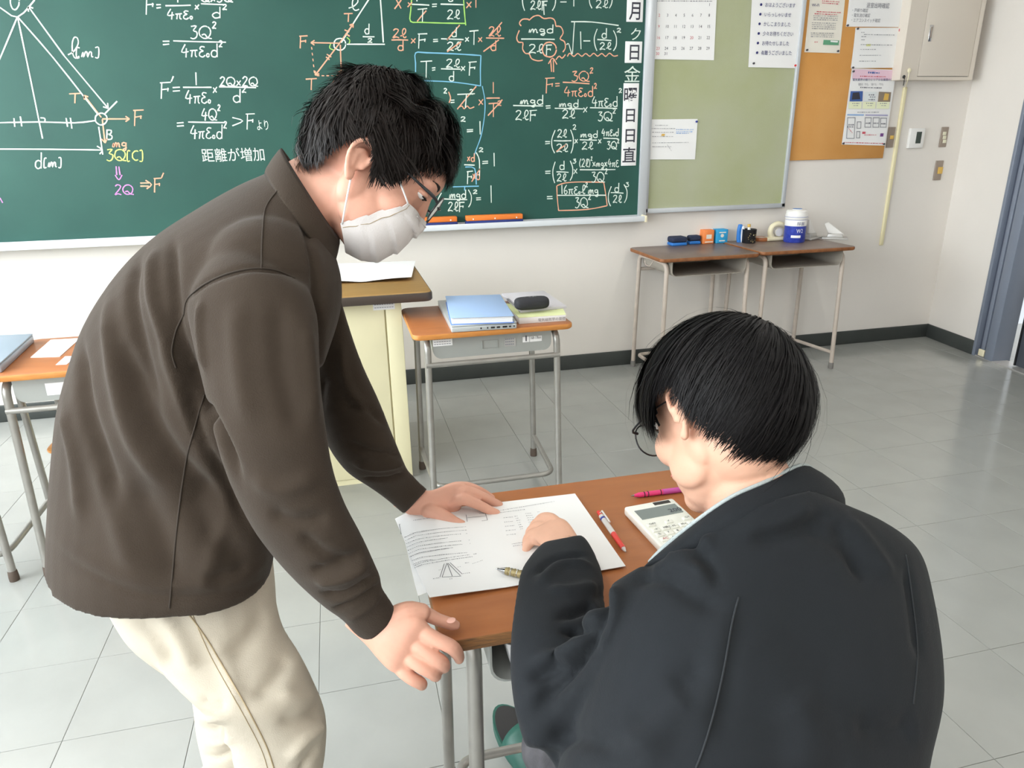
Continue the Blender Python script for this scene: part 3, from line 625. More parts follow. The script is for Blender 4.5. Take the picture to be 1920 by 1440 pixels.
for k, (tx, x1) in enumerate([('おはようございます', 1491), ('いらっしゃいませ', 1483), ('かしこまりました', 1482), ('少々お待ちください', 1487), ('お待たせしました', 1479), ('有難うございました', 1484)]):
    y = 12.5+18*k; x = 1434-k*1.5; wtext(tx, x, y, 8.5, M['inkblue'], s_, Yp-.006, x1=x1)
    p = bp(1426-1.5*k, y-3.5, Yp); mb('bullet', MB().tube([p-(0, .0055, 0), p-(0, .007, 0)], .007, 12), M['inkblue'], s_)
s_ = sheet('schedule_sheet', [(1211, 224), (1308, 223), (1303, 299), (1208, 299)], Yp, M['paper'], 'white schedule sheet pinned low on the green pinboard', 'paper', pins=[(1216, 230, 'pinblue'), (1305, 228, 'pinblue')])
marks(s_, [(1228, 235, 1252, 235), (1220, 241, 1265, 241), (1222, 248, 1262, 248), (1222, 256, 1262, 256), (1222, 268, 1290, 267), (1222, 275, 1258, 275), (1250, 271, 1258, 283), (1234, 275, 1240, 275)], Yp, M['inkgrey'], h=1.)
marks(s_, [(1267, 243, 1299, 243), (1267, 247, 1299, 247), (1267, 250, 1290, 250)], Yp, M['plblue'], h=1.6); patch(s_, [(1240, 251), (1246, 251), (1245, 255), (1239, 255)], Yp, M['amber'])
s_ = sheet('wifi_sheet', [(1522, -40), (1588, -40), (1574, 100), (1508, 98)], YC, M['paperc'], 'narrow cream sheet of connection steps on the tan pinboard', 'paper', pins=[(1512, 94, 'pin'), (1570, 96, 'pin')])
wtext('Wi-Fi', 1522, 12, 7, M['inkblue'], s_, YC-.006, x1=1536); marks(s_, [(1540, 2, 1572, 4), (1540, 6, 1572, 8), (1530, 22, 1575, 24), (1526, 26, 1568, 28)], YC, M['inkred'])
marks(s_, [(1524, 30+i*3.6, 1570-i*.4, 31+i*3.6) for i in range(3)]+[(1521, 43+i*3.6, 1566-i*.4, 44+i*3.6) for i in range(4)]+[(1519, 62+i*3.4, 1562, 63+i*3.4) for i in range(3)], YC, M['inkgrey'], h=1.3); patch(s_, [(1543, 75), (1572, 76), (1571, 85), (1542, 84)], YC, M['ygreen']); patch(s_, [(1556, 76), (1570, 77), (1569, 80), (1556, 79)], YC, M['paper'], off=.0066); marks(s_, [(1526, 79, 1534, 79)], YC, M['inkred'])
s_ = sheet('closing_checklist', [(1596, -40), (1706, -40), (1690, 51), (1586, 50)], YC, M['paper'], 'white checklist sheet with large heading at the top of the tan pinboard', 'paper', pins=[(1588, 48, 'pin')])
wtext('退室出時確認', 1624, 14, 10, M['inkgrey'], s_, YC-.006, x1=1667)
for k, (tx, x1) in enumerate([('・戸締り確認', 1627), ('・電気消灯確認', 1631), ('・エアコンスイッチ確認', 1650)]): wtext(tx, 1596-k*1, 22+k*9.2, 7, M['inkgrey'], s_, YC-.006, x1=x1)
s_ = sheet('price_table_sheet', [(1604, 52), (1697, 52), (1689, 127), (1595, 128)], YC, M['paper'], 'pale table sheet with pink side strip in the middle of the tan pinboard', 'paper', pins=[(1607, 54, 'pin'), (1598, 127, 'pin')], curl=.008)
patch(s_, [(1688, 64), (1695, 64), (1685, 124), (1678, 124)], YC, mat('print_rose', 'c9828f', .7), off=.009); patch(s_, [(1683, 66), (1687, 66), (1678, 122), (1674, 122)], YC, M['ppink'], off=.009); marks(s_, [(1613, 61, 1620, 61), (1618, 65, 1675, 66), (1613, 69, 1622, 69), (1613, 75, 1620, 75), (1612, 84, 1672, 85), (1611, 93, 1640, 93), (1610, 104, 1650, 104), (1609, 115, 1640, 115)], YC, M['inkgrey'], off=.009, h=1.2); patch(s_, [(1623, 83), (1631, 83), (1630, 87), (1622, 87)], YC, M['pyell'], off=.009)
b = MB()
for k in range(3): p = bp(1685+k*5.5, 57, YC); b.add(*ell(p+(0, -.012, 0), (.009, .004, .011), nu=10, nv=8))
mb('flower_magnet', b, M['inkred'], s_)
s_ = sheet('recruiting_poster', [(1597, 128), (1681, 131), (1659, 273), (1578, 271)], YC-.001, M['paper'], 'colourful poster with photos and phone drawings low on the tan pinboard', 'poster', pins=[(1599, 134, 'pin'), (1676, 136, 'pin'), (1580, 269, 'pin'), (1656, 270, 'pin')], curl=.001)
o7 = .0045; Yq = YC-.001
patch(s_, [(1599, 130), (1680, 132), (1676, 150), (1597, 148)], Yq, M['ppink'], off=o7-.0003); marks(s_, [(1627, 136, 1648, 137)], Yq, M['pblue'], h=4, off=o7); marks(s_, [(1612, 143, 1660, 144)], Yq, M['inkred'], h=2, off=o7)
wtext('電気業界の魅力とリアルな業務の声', 1598, 151.5, 5, M['inkblue'], s_, Yq-o7+.0002, x1=1674)
wtext('電気を「作る」「届ける」「守る」', 1609, 160, 4.4, M['inkgrey'], s_, Yq-o7+.0002, x1=1656); marks(s_, [(1612, 164, 1654, 165)], Yq, M['inkgrey'], h=2.4, off=o7)
patch(s_, [(1594, 171), (1617, 171), (1616, 190), (1592, 190)], Yq, M['pblue'], off=o7); patch(s_, [(1620, 172), (1643, 172), (1641, 190), (1618, 190)], Yq, mat('print_pale', 'dfe3e4', .7), off=o7); patch(s_, [(1647, 172), (1670, 173), (1668, 191), (1645, 191)], Yq, mat('print_brown', '8b7c6b', .7), off=o7)
patch(s_, [(1598, 174), (1610, 173), (1612, 186), (1596, 187)], Yq, M['ink'], off=o7+.0004); marks(s_, [(1628, 178, 1638, 178), (1630, 182, 1640, 182), (1627, 187, 1640, 187)], Yq, M['inkgrey'], h=3, off=o7+.0004); patch(s_, [(1658, 175), (1666, 176), (1664, 188), (1655, 188)], Yq, M['amber'], off=o7+.0004)
for x in (1591, 1617, 1643): patch(s_, [(x, 191), (x+24, 191), (x+23, 204), (x-1, 204)], Yq, mat('print_soft_yellow', 'e8ebc8', .7), off=o7); marks(s_, [(x+6, 194, x+19, 194), (x+8, 198, x+17, 198)], Yq, M['inkgrey'], off=o7+.0004)
patch(s_, [(1588, 214), (1619, 214.5), (1618.5, 217), (1587.5, 216.5)], Yq, M['plblue'], off=o7); patch(s_, [(1622, 214.5), (1664, 215), (1663.5, 217.5), (1621.5, 217)], Yq, mat('print_lilac', 'a9a6c8', .7), off=o7); marks(s_, [(1607, 210.5, 1648, 210.5)], Yq, M['inkgrey'], off=o7)
def phone(x0, y0, x1, y1):
    for q in ([(x0, y0), (x1, y0), (x1, y0+1.2), (x0, y0+1.2)], [(x0-2*(y1-y0)/40, y1-1), (x1-2*(y1-y0)/40, y1-1), (x1-2*(y1-y0)/40, y1), (x0-2*(y1-y0)/40, y1)], [(x0, y0), (x0+1, y0), (x0+1-2*(y1-y0)/40, y1), (x0-2*(y1-y0)/40, y1)], [(x1-1, y0), (x1, y0), (x1-2*(y1-y0)/40, y1), (x1-1-2*(y1-y0)/40, y1)]): patch(s_, q, Yq, M['inkgrey'], name='phone_drawing', off=o7+.0002)
phone(1588, 220, 1603, 260); phone(1621, 220, 1633, 239); phone(1636, 220, 1648, 239); phone(1650, 221, 1662, 239); phone(1606, 228, 1614, 241); phone(1605, 246, 1612, 259)
marks(s_, [(1590, 234, 1600, 234), (1588, 238, 1599, 238), (1622, 231, 1631, 231), (1637, 231, 1646, 231), (1651, 232, 1660, 232)], Yq, M['inkgrey'], h=3, off=o7+.0004); patch(s_, [(1616, 247), (1622, 247), (1621.5, 251), (1615.5, 251)], Yq, M['inkred'], off=o7+.0004); patch(s_, [(1650, 250), (1656, 250), (1655, 256), (1649, 256)], Yq, mat('print_purple', '7a4a8c', .7), off=o7); marks(s_, [(1620, 253, 1642, 253), (1590, 240, 1598, 250), (1581, 267, 1655, 269)], Yq, M['inkred'], off=o7+.0002)
# ---------------- things on the front wall, right part ----------------
YX = YW-.09
a = bp(1687, 150, YX); c = bp(1822, 152, YX)
pn = empty('wall_panel_box', (float((a[0]+c[0])/2), YW, float(a[2])), 'beige steel distribution box high on the front wall beside the corner', 'box')
mb('box_body', MB().box((a[0], YX+.012, a[2]), (c[0], YW, ZT+.2)), M['cabinet'], pn, bevel=.003)
d0 = bp(1720, 143, YX); d1 = bp(1815, 146, YX)
mb('box_front', MB().box((a[0], YX, a[2]), (c[0], YX+.012, d0[2]-.002)).box((a[0], YX, d0[2]-.002), (d0[0]-.002, YX+.012, ZT+.2)).box((d1[0]+.002, YX, d0[2]-.002), (c[0], YX+.012, ZT+.2)), M['cabinet'], pn)
dr = mb('box_door', MB().box((d0[0]+.001, YX-.0015, d0[2]+.001), (d1[0]-.001, YX+.01, ZT+.16)), M['cabinet'], pn, bevel=.001)
mb('door_gap', MB().box((d0[0]-.002, YX+.009, d0[2]-.002), (d1[0]+.002, YX+.0125, ZT+.18)), M['dark'], pn)
h0 = bp(1739, 78, YX); h1 = bp(1750, 47, YX); mb('handle', MB().box((h0[0], YX-.005, h0[2]), (h1[0], YX-.001, h1[2])), M['chrome'], dr, bevel=.002); mb('handle', MB().box((h0[0]+.008, YX-.009, h0[2]+.02), (h1[0]-.008, YX-.004, h1[2]-.01)), M['plate'], dr, bevel=.001)
a = bp(1698, 163, YW-.012); c = bp(1655, 460, YW-.012)
o = mb('wall_conduit', MB().box((float(a[0])-.01, YW-.016, c[2]), (float(a[0])+.012, YW, a[2])), M['conduit'], bevel=.003); tag(o, 'slim cream cable duct running down the wall below the panel box', 'cable duct')
b = MB(); p = bp(1702, 138, YW-.02); q_ = bp(1700, 165, YW-.02)
pc = bp(1705, 132, YX-.01); o = mb('cable_end', MB().tube([bp(1697, 164, YW-.02), bp(1702, 150, YX-.01), pc], .003, 8, smooth_path=3).add(*ell(pc, (.012, .008, .014), nu=12, nv=8)), M['ivory'])
tag(o, 'short cable loop with ivory plug at the panel box lower left corner', 'cable'); mb('plug', MB().tube([bp(1694, 160, YW-.02), bp(1696, 147, YX-.01)], .003, 8).add(*ell(bp(1695, 144, YX-.01), (.009, .008, .01), nu=12, nv=8)), M['blackp'], o)
def plate(x0, y0, x1, y1, m, label, name, cat='switch', d=.008):
    a = bp(x0, y1, YW-d); c = bp(x1, y0, YW-d); return tag(mb(name, MB().box((a[0], YW-d, a[2]), (c[0], YW, c[2])), M[m], bevel=.0015), label, cat), YW-d
def sub(par, x0, y0, x1, y1, Y, m, name, d=.003, bv=.001):
    a = bp(x0, y1, Y); c = bp(x1, y0, Y); return mb(name, MB().box((a[0], Y-d, a[2]), (c[0], Y, c[2])), M[m], par, bevel=bv)
o, Y = plate(1662, 238, 1680, 277, 'plate', 'metal outlet plate tucked against the tan pinboard edge', 'outlet_plate', 'outlet'); sub(o, 1668, 254, 1676, 261, Y, 'amber', 'socket')
o, Y = plate(1703, 240, 1736, 278, 'whitep', 'square white thermostat with dark display on the wall', 'thermostat', 'thermostat', .02); sub(o, 1716, 247, 1729, 269, Y, 'lcd', 'display', .001, 0)
o, Y = plate(1761, 238, 1780, 276, 'plate', 'metal light switch plate with three cream rockers', 'light_switch')
for k in range(3): sub(o, 1767, 247+k*7.4, 1774, 253.5+k*7.4, Y, 'rocker', 'rocker', .004)
o, Y = plate(1750, 301, 1770, 338, 'plate', 'metal plate with square amber button below the light switch', 'light_switch'); sub(o, 1757, 313, 1768, 326, Y, 'amber', 'button', .004)
# ---------------- school desks ----------------
def rrect(x0, y0, x1, y1, r, k=5):
    P_ = []
    for cx, cy, a in ((x1-r, y1-r, 0), (x0+r, y1-r, 90), (x0+r, y0+r, 180), (x1-r, y0+r, 270)):
        for i in range(k+1): t = math.radians(a+90*i/k); P_.append((cx+r*math.cos(t), cy+r*math.sin(t)))
    return P_
def rprism(poly, z0, z1, e=.004):
    """rounded slab: the top and bottom edges are eased by e"""
    c = np.mean(poly, 0); V = []; F = []; n = len(poly)
    for z, s in ((z0, e), (z0+e, 0), (z1-e, 0), (z1-e*.3, e*.3), (z1, e)):
        for x, y in poly:
            d = np.array([x, y])-c; L = np.linalg.norm(d); q = c+d*(L-s)/L; V.append((q[0], q[1], z))
    for i in range(4):
        for j in range(n): k = (j+1) % n; F.append((i*n+j, i*n+k, (i+1)*n+k, (i+1)*n+j))
    F.append(tuple(range(n-1, -1, -1))); F.append(tuple(4*n+j for j in range(n))); return V, F
def desk(x0, x1, y0, y1, z, user, label, cat='desk', top='wood', edge='woode', tube_='tubeg', tray='tray', foot='rubber', th=.021, group=None, rc=.03, lean=.0, name='school_desk'):
    """user: -1 when the pupil's side faces the camera, +1 when it faces the board wall"""
    t = empty(name, ((x0+x1)/2, (y0+y1)/2, 0), label, cat, group)
    V, F = rprism(rrect(x0, y0, x1, y1, rc), z-th, z, .005)
    n = len(rrect(0, 0, 1, 1, .1)); mi = []
    for f in F: mi.append(0 if (len(f) > 4 and f[0] >= 4*n) or (len(f) == 4 and min(f) >= 3*n) else 1)
    mesh_obj('desktop', V, F, [M[top], M[edge]], t, mi=mi, angle=40)
    yu, yf = (y0, y1) if user < 0 else (y1, y0); s = 1 if yf > yu else -1     # user edge, far edge
    # tray: rounded pan, open on the pupil's side
    a0, a1 = x0+.075, x1-.075; zt = z-th; b = MB(); dp = .085; prof = []
    for cx, cz, a in ((a0+.03, zt-dp+.03, 180), (a1-.03, zt-dp+.03, 270)):
        for i in range(6): q = math.radians(a+90*i/5); prof.append((cx+.03*math.cos(q), cz+.03*math.sin(q)))
    prof = [(a0, zt-.001)]+prof+[(a1, zt-.001)]
    ya, yb = yu+s*.02, yf-s*.045; V = []; F = []; m = len(prof); inn = [(a0+(x_-a0)*.985+(a1-a0)*.0075 if True else 0, z_+.003) for x_, z_ in prof]
    for pr, ye in ((prof, yb), (inn, yb-s*.004)):
        for y in (ya, ye): V += [(x_, y, z_) for x_, z_ in pr]
    for i in range(m-1): F += [(i, i+1, m+i+1, m+i), (2*m+i+1, 2*m+i, 3*m+i, 3*m+i+1), (i+1, i, 2*m+i, 2*m+i+1)]
    F.append(tuple(m+i for i in range(m))); F.append(tuple(3*m+i for i in range(m-1, -1, -1)))
    mesh_obj('tray', V, F, M[tray], t, angle=40)
    r = .0125
    for side, x in ((-1, x0+.045), (1, x1-.045)):
        for yy, yt, nm in ((yu+s*.03, yu+s*.075, 'u'), (yf-s*.03, yf-s*.075, 'f')):
            sg = 1 if yt > yy else -1
            xt = x-side*.01
            pts = fillet([(x, yy-sg*lean, .03), (xt, yy+sg*.012, z-th-.02), (xt, (y0+y1)/2, z-th-.012)], .045)
            lg = mb('leg', MB().tube(pts, r, 14), M[tube_], t, angle=50)
            mb('foot_cap', MB().lathe([(0, 0), (.015, 0), (.0155, .012), (.014, .036), (.0125, .038)], (x, yy-sg*lean, 0), 16), M[foot], lg, angle=40)
    # rail under the tray on the far side
    mb('front_rail', MB().tube([(x0+.045, yf-s*.035, z-th-.105), (x1-.045, yf-s*.035, z-th-.105)], .010, 12), M[tube_], t, angle=50)
    zb_ = .085; yb0 = yu+s*.035; yb1 = yf-s*.06
    mb('foot_bar', MB().tube(fillet([(x0+.045, yb0, zb_+.015), (x0+.06, yb1, zb_), (x1-.06, yb1, zb_), (x1-.045, yb0, zb_+.015)], .05), .0105, 12), M[tube_], t, angle=50)
    for side, x in ((-1, x0+.02), (1, x1-.02)):
        ym = (y0+y1)/2
        mb('bag_hook', MB().tube(fillet([(x-side*.02, ym-.04, zt-.02), (x, ym-.04, zt-.05), (x, ym+.02, zt-.05), (x, ym+.03, zt-.028)], .012), .0028, 8), M['chrome' if tube_ == 'tubeg' else tube_], t, angle=50)
    return t
def desk_label(t, x0, x1, z0, z1, y, m='paper', name='label_sticker'):
    return mb(name, MB().box((x0, y-.0008, z0), (x1, y, z1)), M[m] if isinstance(m, str) else m, t)
ft = bp  # alias kept for the wall
def dtext(s, x, z, y, h, m, par, width=None, bold=0): return text_obj('lettering', s, (x, y, z), EX, EZ, h, m, par, width=width, bold=bold)

# writing desk in the foreground
FD = dict(x0=.088, x1=.700, y0=.838, y1=1.262, z=.70)
fdk = desk(FD['x0'], FD['x1'], FD['y0'], FD['y1'], FD['z'], -1, 'orange-brown school desk in the foreground that both people lean over, covered by the worksheet', edge='plyedge', top='wood', rc=.012, th=.024)
# paper inside the tray
mb('tray_paper', MB().hexa([(.20, .862, .603), (.33, .862, .603), (.33, 1.1, .603), (.20, 1.1, .603)], [(.19, .858, .66), (.33, .862, .604), (.33, 1.1, .604), (.20, 1.1, .62)]), M['paper'])
tag(bpy.data.objects['tray_paper'], 'folded white paper poking out of the foreground desk tray', 'paper')
# teacher's side desk with the laptop
d2 = desk(.224, .822, 2.44, 2.89, .72, 1, 'school desk beside the lectern carrying laptop, blue folder and books')
yl = 2.44+.045-.001
def fx(x, y, Y=yl): q = ony(x, y, Y); return q[0], q[2]
xa, za = fx(812, 650); xb, zb2 = fx(848, 635); desk_label(d2, xa, xb, za, zb2, yl)
r = random.Random(3); b = MB()
for k in range(3):
    for i in range(7): b.box((xa+.004+i*(xb-xa-.008)/7, yl-.0014, za+.006+k*.009), (xa+.004+(i+.75)*(xb-xa-.008)/7, yl-.0009, za+.0085+k*.009))
tag(mb('printed_text', b, M['inkgrey'], d2), kind='stuff')
xa, za = fx(980, 642); xb, zb2 = fx(1016, 629); desk_label(d2, xa, xb, za, zb2, yl); dtext('1', xa+.006, za+.005, yl-.0009, .026, M['ink'], d2, bold=.03); dtext('168~178cm', xa+.03, za+.01, yl-.0009, .013, M['ink'], d2, width=xb-xa-.034)
mb('label_divider', MB().box((xa+.026, yl-.0012, za), (xa+.0272, yl-.0008, zb2)), M['ink'], d2)
xa, za = fx(946, 650); xb, zb2 = fx(967, 633); desk_label(d2, xa, xb, za, zb2, yl, 'greym'); b = MB()
for k in range(3):
    for i in range(5): b.box((xa+.003+i*.007, yl-.0014, za+.006+k*.01), (xa+.008+i*.007, yl-.0009, za+.010+k*.01))
tag(mb('printed_text', b, M['inkgrey'], d2), kind='stuff')
xa, za = fx(905, 654); xb, zb2 = fx(933, 637); mb('tray_recess', MB().box((xa, yl-.001, za), (xb, yl+.001, za+.002)).box((xa, yl-.001, zb2), (xb, yl+.001, zb2+.002)).box((xa-.004, yl-.004, za), (xa, yl, zb2+.002)).box((xb-.003, yl-.004, za), (xb, yl, zb2+.002)), M['tray'], d2, bevel=.001)
# two desks at the left
d3 = desk(-1.10, -.50, 2.35, 2.80, .72, 1, 'school desk at the left edge behind the standing man')
xa, xb = -.955, -.86; yl3 = 2.35+.045-.001; desk_label(d3, xa+.02, xb, .632, .672, yl3)
d4 = desk(-1.715, -1.115, 2.35, 2.80, .72, 1, 'school desk cut off by the left picture edge, holding the grey laptop', group=None)
# old desks under the pinboard
wd1 = desk(1.685, 2.287, 3.545, 4.0, .74, -1, 'worn beige school desk under the pinboard, left of the pair, with boxes and erasers', top='oldtop', edge='oldedge', tube_='tubeb', tray='trayb', foot='rubberg')
wd2 = desk(2.300, 2.915, 3.555, 4.01, .745, -1, 'worn beige school desk under the pinboard, right of the pair, with the wipes canister', top='oldtop', edge='oldedge', tube_='tubeb', tray='trayb', foot='rubberg')
# chairs
def chair(x, y, face, label, tube_='tubeg', z=.42, lo=0.):
    """school chair; face = +1 faces the board wall"""
    t = empty('school_chair', (x, y, 0), label, 'chair'); s = face
    V, F = rprism([(x+a, y+b_) for a, b_ in rrect(-.19, -.18, .19, .19, .05)], z-.012, z, .004); mesh_obj('seat', V, F, M['seat'], t, angle=40)
    b = MB(); V = []; n = 10
    for k, (zz) in enumerate((.62-lo, .65-lo, .72-lo, .75-lo)):
        for j in (0, 1):
            for i in range(n+1): u = -1+2*i/n; V.append((x+u*(.17 if k in (1, 2) else .155), y-s*(.20+.03*(1-u*u))+(.010*j-.005), zz+(.006*(1-u*u) if k == 3 else 0)))
    F = []; m = n+1
    for k in range(3):
        for i in range(n):
            a = (2*k)*m+i; c = (2*k+2)*m+i; F.append((a, a+1, c+1, c)); F.append((a+m+1, a+m, c+m, c+m+1))
    for i in range(n): F.append((i+1, i, m+i, m+i+1)); F.append((6*m+i, 6*m+i+1, 7*m+i+1, 7*m+i))
    for k in range(3): F.append((2*k*m, (2*k+2)*m, (2*k+3)*m, (2*k+1)*m)); F.append((2*k*m+n, (2*k+1)*m+n, (2*k+3)*m+n, (2*k+2)*m+n))
    mesh_obj('backrest', V, F, M['seat'], t, angle=40)
    for sx in (-1, 1):
        l1 = mb('leg', MB().tube(fillet([(x+sx*.17, y+s*.17, .02), (x+sx*.165, y+s*.14, z-.025), (x+sx*.16, y-s*.1, z-.02)], .04), .0105, 12), M[tube_], t, angle=50)
        l2 = mb('leg', MB().tube(fillet([(x+sx*.175, y-s*.20, .02), (x+sx*.165, y-s*.10, z-.02), (x+sx*.16, y-s*.225, .72-lo)], .08), .0105, 12), M[tube_], t, angle=50)
        for lg, yy, xx in ((l1, y+s*.17, .17), (l2, y-s*.20, .175)): mb('foot_cap', MB().lathe([(0, 0), (.013, 0), (.013, .025), (.011, .027)], (x+sx*xx, yy, 0), 14), M['rubber'], lg)
    mb('cross_bar', MB().tube([(x-.168, y+s*.15, .14), (x+.168, y+s*.15, .14)], .008, 10), M[tube_], t); return t
_q = onz(91, 836, .42)
chair(float(_q[0])+.19, float(_q[1])+.12, -1, 'school chair with orange wooden seat behind the left desk', z=.42, lo=.11)
chair(.47, .33, 1, 'school chair the seated man sits on, below the picture')
# ---------------- lectern ----------------
LZ = .82; lx1 = .36; ly0 = 2.70; a = onz(812, 548, LZ); c = onz(790, 489, LZ)
lx1 = float(a[0]); ly0 = float(a[1]); ly1 = float(c[1])
lc = empty('lectern', (-.15, 2.9, 0), 'cream lectern with brown top between the standing man and the side desk', 'lectern')
V, F = rprism(rrect(-.62, ly0, lx1, ly1, .03), LZ-.034, LZ, .006); n = 24; mi = [0 if (len(f) > 4 and f[0] >= 4*n) or (len(f) == 4 and min(f) >= 4*n) else 1 for f in F]
mesh_obj('lectern_top', V, F, [M['lecttop'], M['lectedge']], lc, mi=mi, angle=40)
bx1 = .218; by0 = 2.775; by1 = ly1-.03
mb('body', MB().box((-.50, by0+.012, .0), (bx1-.001, by1, LZ-.034)), M['cream'], lc)
mb('front_panel', MB().box((-.47, by0, .03), (.150, by0+.012, LZ-.036)), M['cream'], lc, bevel=.002)
mb('side_post', MB().box((.156, by0, .0), (bx1, by0+.012, LZ-.036)), M['cream'], lc, bevel=.002); mb('side_post', MB().box((-.54, by0, .0), (-.474, by0+.012, LZ-.036)), M['cream'], lc, bevel=.002)
q = ony(700, 582, by0); q2_ = ony(739, 558, by0); lb = mb('label_sticker', MB().box((q[0], by0-.001, q[2]), (q2_[0], by0, q2_[2])), M['paper'], lc)
b = MB()
for k in range(4):
    for i in range(8): b.box((q[0]+.005+i*.0095, by0-.0015, q[2]+.008+k*.012), (q[0]+.012+i*.0095, by0-.001, q[2]+.0105+k*.012))
tag(mb('printed_text', b, M['inkgrey'], lb), kind='stuff')
# sheets lying on tables
def flat_sheet(name, px, z, m, label, cat='paper', bend=None, thick=.0008, n=14, group=None, up=.0):
    C = [onz(x, y, z) for x, y in px]; V = []; F = []
    for s in (1, 0):
        for j in range(n+1):
            for i in range(n+1):
                u, v = i/n, j/n; p = (C[0]*(1-u)+C[1]*u)*(1-v)+(C[3]*(1-u)+C[2]*u)*v
                dz = bend(u, v, p) if bend else 0
                dd = np.zeros(3)
                if isinstance(dz, tuple): dd = np.array(dz[1]); dz = dz[0]
                V.append(p+dd+np.array([0, 0, .0012+dz+(thick if s else 0)]))
    N = (n+1)**2
    for j in range(n):
        for i in range(n): a = j*(n+1)+i; F.append((a, a+n+1, a+n+2, a+1)); F.append((N+a, N+a+1, N+a+n+2, N+a+n+1))
    rim = [i for i in range(n+1)]+[j*(n+1)+n for j in range(1, n+1)]+[n*(n+1)+i for i in range(n-1, -1, -1)]+[j*(n+1) for j in range(n-1, 0, -1)]
    for k in range(len(rim)): q = rim[k]; r = rim[(k+1) % len(rim)]; F.append((q, r, N+r, N+q))
    o = mesh_obj(name, V, F, m, smooth=True); tag(o, label, cat, group); o.data.set_sharp_from_angle(angle=math.radians(60)); return o, C
flat_sheet('paper_sheet', [(600, 497), (779, 491), (772, 527), (600, 534)], LZ, M['paper'], 'creased white sheet lying on the lectern top', bend=lambda u, v, p: .012*abs(math.sin((u-.46)*math.pi*1.0))*v+.003)
# ---------------- worksheet on the foreground desk ----------------
Z = FD['z']
def wbend(u, v, p=None):
    # where the sheet leaves the desk top it droops and curls
    e = max(0., FD['x0']-.002-p[0]); c = max(0, v-.8)/.2*max(0, .12+FD['x0']-p[0])/.12
    return (-2.2*e*e-.25*e+.004*math.sin(min(1, max(0, u)*3)*math.pi)*(1-v)+(.006*c if e == 0 else .006*c), (0, 0, 0))
ws, WC = flat_sheet('worksheet', [(740, 966), (1078, 927), (1173, 1063), (806, 1128)], Z+.0035, M['paper'], 'large printed physics worksheet spread on the foreground desk under the hands', bend=wbend, n=24)
flat_sheet('worksheet', [(750, 972), (1066, 934), (1158, 1064), (784, 1120)], Z+.0012, M['paper'], 'second sheet lying beneath the large worksheet, peeking out at its lower left', bend=lambda u, v, p: wbend(u, v, p)[0]-.001, n=24)
def wp(x, y):
    p = onz(x, y, Z+.006); u = (p[0]-WC[0][0])/(WC[1][0]-WC[0][0]); v = np.clip((WC[0][1]-p[1])/(WC[0][1]-WC[3][1]), 0, 1)
    return p+np.array([0, 0, wbend(u, v, p)[0]])
def wmarks(rows, m, h=1.5, seed=2, name='printed_text'):
    r = random.Random(seed); b = MB()
    uy = nrm(WC[0]-WC[3])
    for x0, y0, x1, y1 in rows:
        L = math.hypot(x1-x0, y1-y0); d = 0
        while d < L-1:
            k = r.uniform(.8, 2.6); e_ = min(L, d+k); p = wp(x0+(x1-x0)*d/L, y0+(y1-y0)*d/L); q = wp(x0+(x1-x0)*e_/L, y0+(y1-y0)*e_/L)
            u = uy*h*.0006*r.uniform(.5, 1)
            b.add([p-u, q-u, q+u, p+u], [(0, 1, 2, 3)]); d = e_+r.uniform(.8, 2.)
    return tag(mesh_obj(name, b.v, b.f, m, ws), kind='stuff')
def wline(b, x0, y0, x1, y1, wd=.0008):
    p, q = wp(x0, y0), wp(x1, y1); t = nrm(q-p); n_ = np.array([-t[1], t[0], 0])*wd/2; b.add([p-n_, q-n_, q+n_, p+n_], [(0, 1, 2, 3)])
def lerp(a, b_, t): return a+(b_-a)*t
rows = []
for k in range(7): rows.append((758+k*1.6, 1003+k*6.2, 876+k*1.2-(40 if k in (3, 6) else 0), 987+k*6.4+(4 if k in (3, 6) else 0)))
rows += [(770, 1040, 850, 1028), (772, 1048, 880, 1036), (774, 1055, 812, 1050), (776, 1058, 894, 1038), (777, 1062, 890, 1043)]
wmarks(rows, M['ink'])
wmarks([(938, 957, 1040, 940), (938, 961, 985, 955), (775, 978, 850, 969), (960, 1020, 990, 1015), (962, 1024, 990, 1019)]+[(944+i*1.5, 971+i*8, 962+i*1.5, 969+i*8) for i in range(5)]+[(965+i*1.8, 968+i*4, 972+i*1.8, 967+i*4) for i in range(7)]+[(985+i*1.6, 963+i*4, 997+i*1.6, 962+i*4) for i in range(6)]+[(1008, 960, 1014, 959), (1010, 966, 1016, 965)], M['inkgrey'], seed=4)
b = MB()
for q in ((748, 977, 910, 962), (910, 962, 914, 975), (750, 994, 914, 975), (748, 977, 752, 996), (874, 965, 876, 978), (876, 971, 911, 967)): wline(b, *q)
for q in ((838, 1057, 829, 1083), (833, 1058, 825, 1083), (839, 1058, 848, 1081), (840, 1057, 863, 1080), (844, 1056, 867, 1077), (829, 1083, 865, 1081)): wline(b, *q, wd=.0009)
tag(mesh_obj('printed_diagram', b.v, b.f, M['ink'], ws), kind='stuff')
wmarks([(812, 1086, 824, 1084), (868, 1076, 882, 1074), (823, 1070, 827, 1069), (858, 1064, 864, 1063), (843, 1087, 850, 1086), (872, 1056, 880, 1055), (886, 1057, 906, 1050)], M['ink'], seed=6, h=1.2)
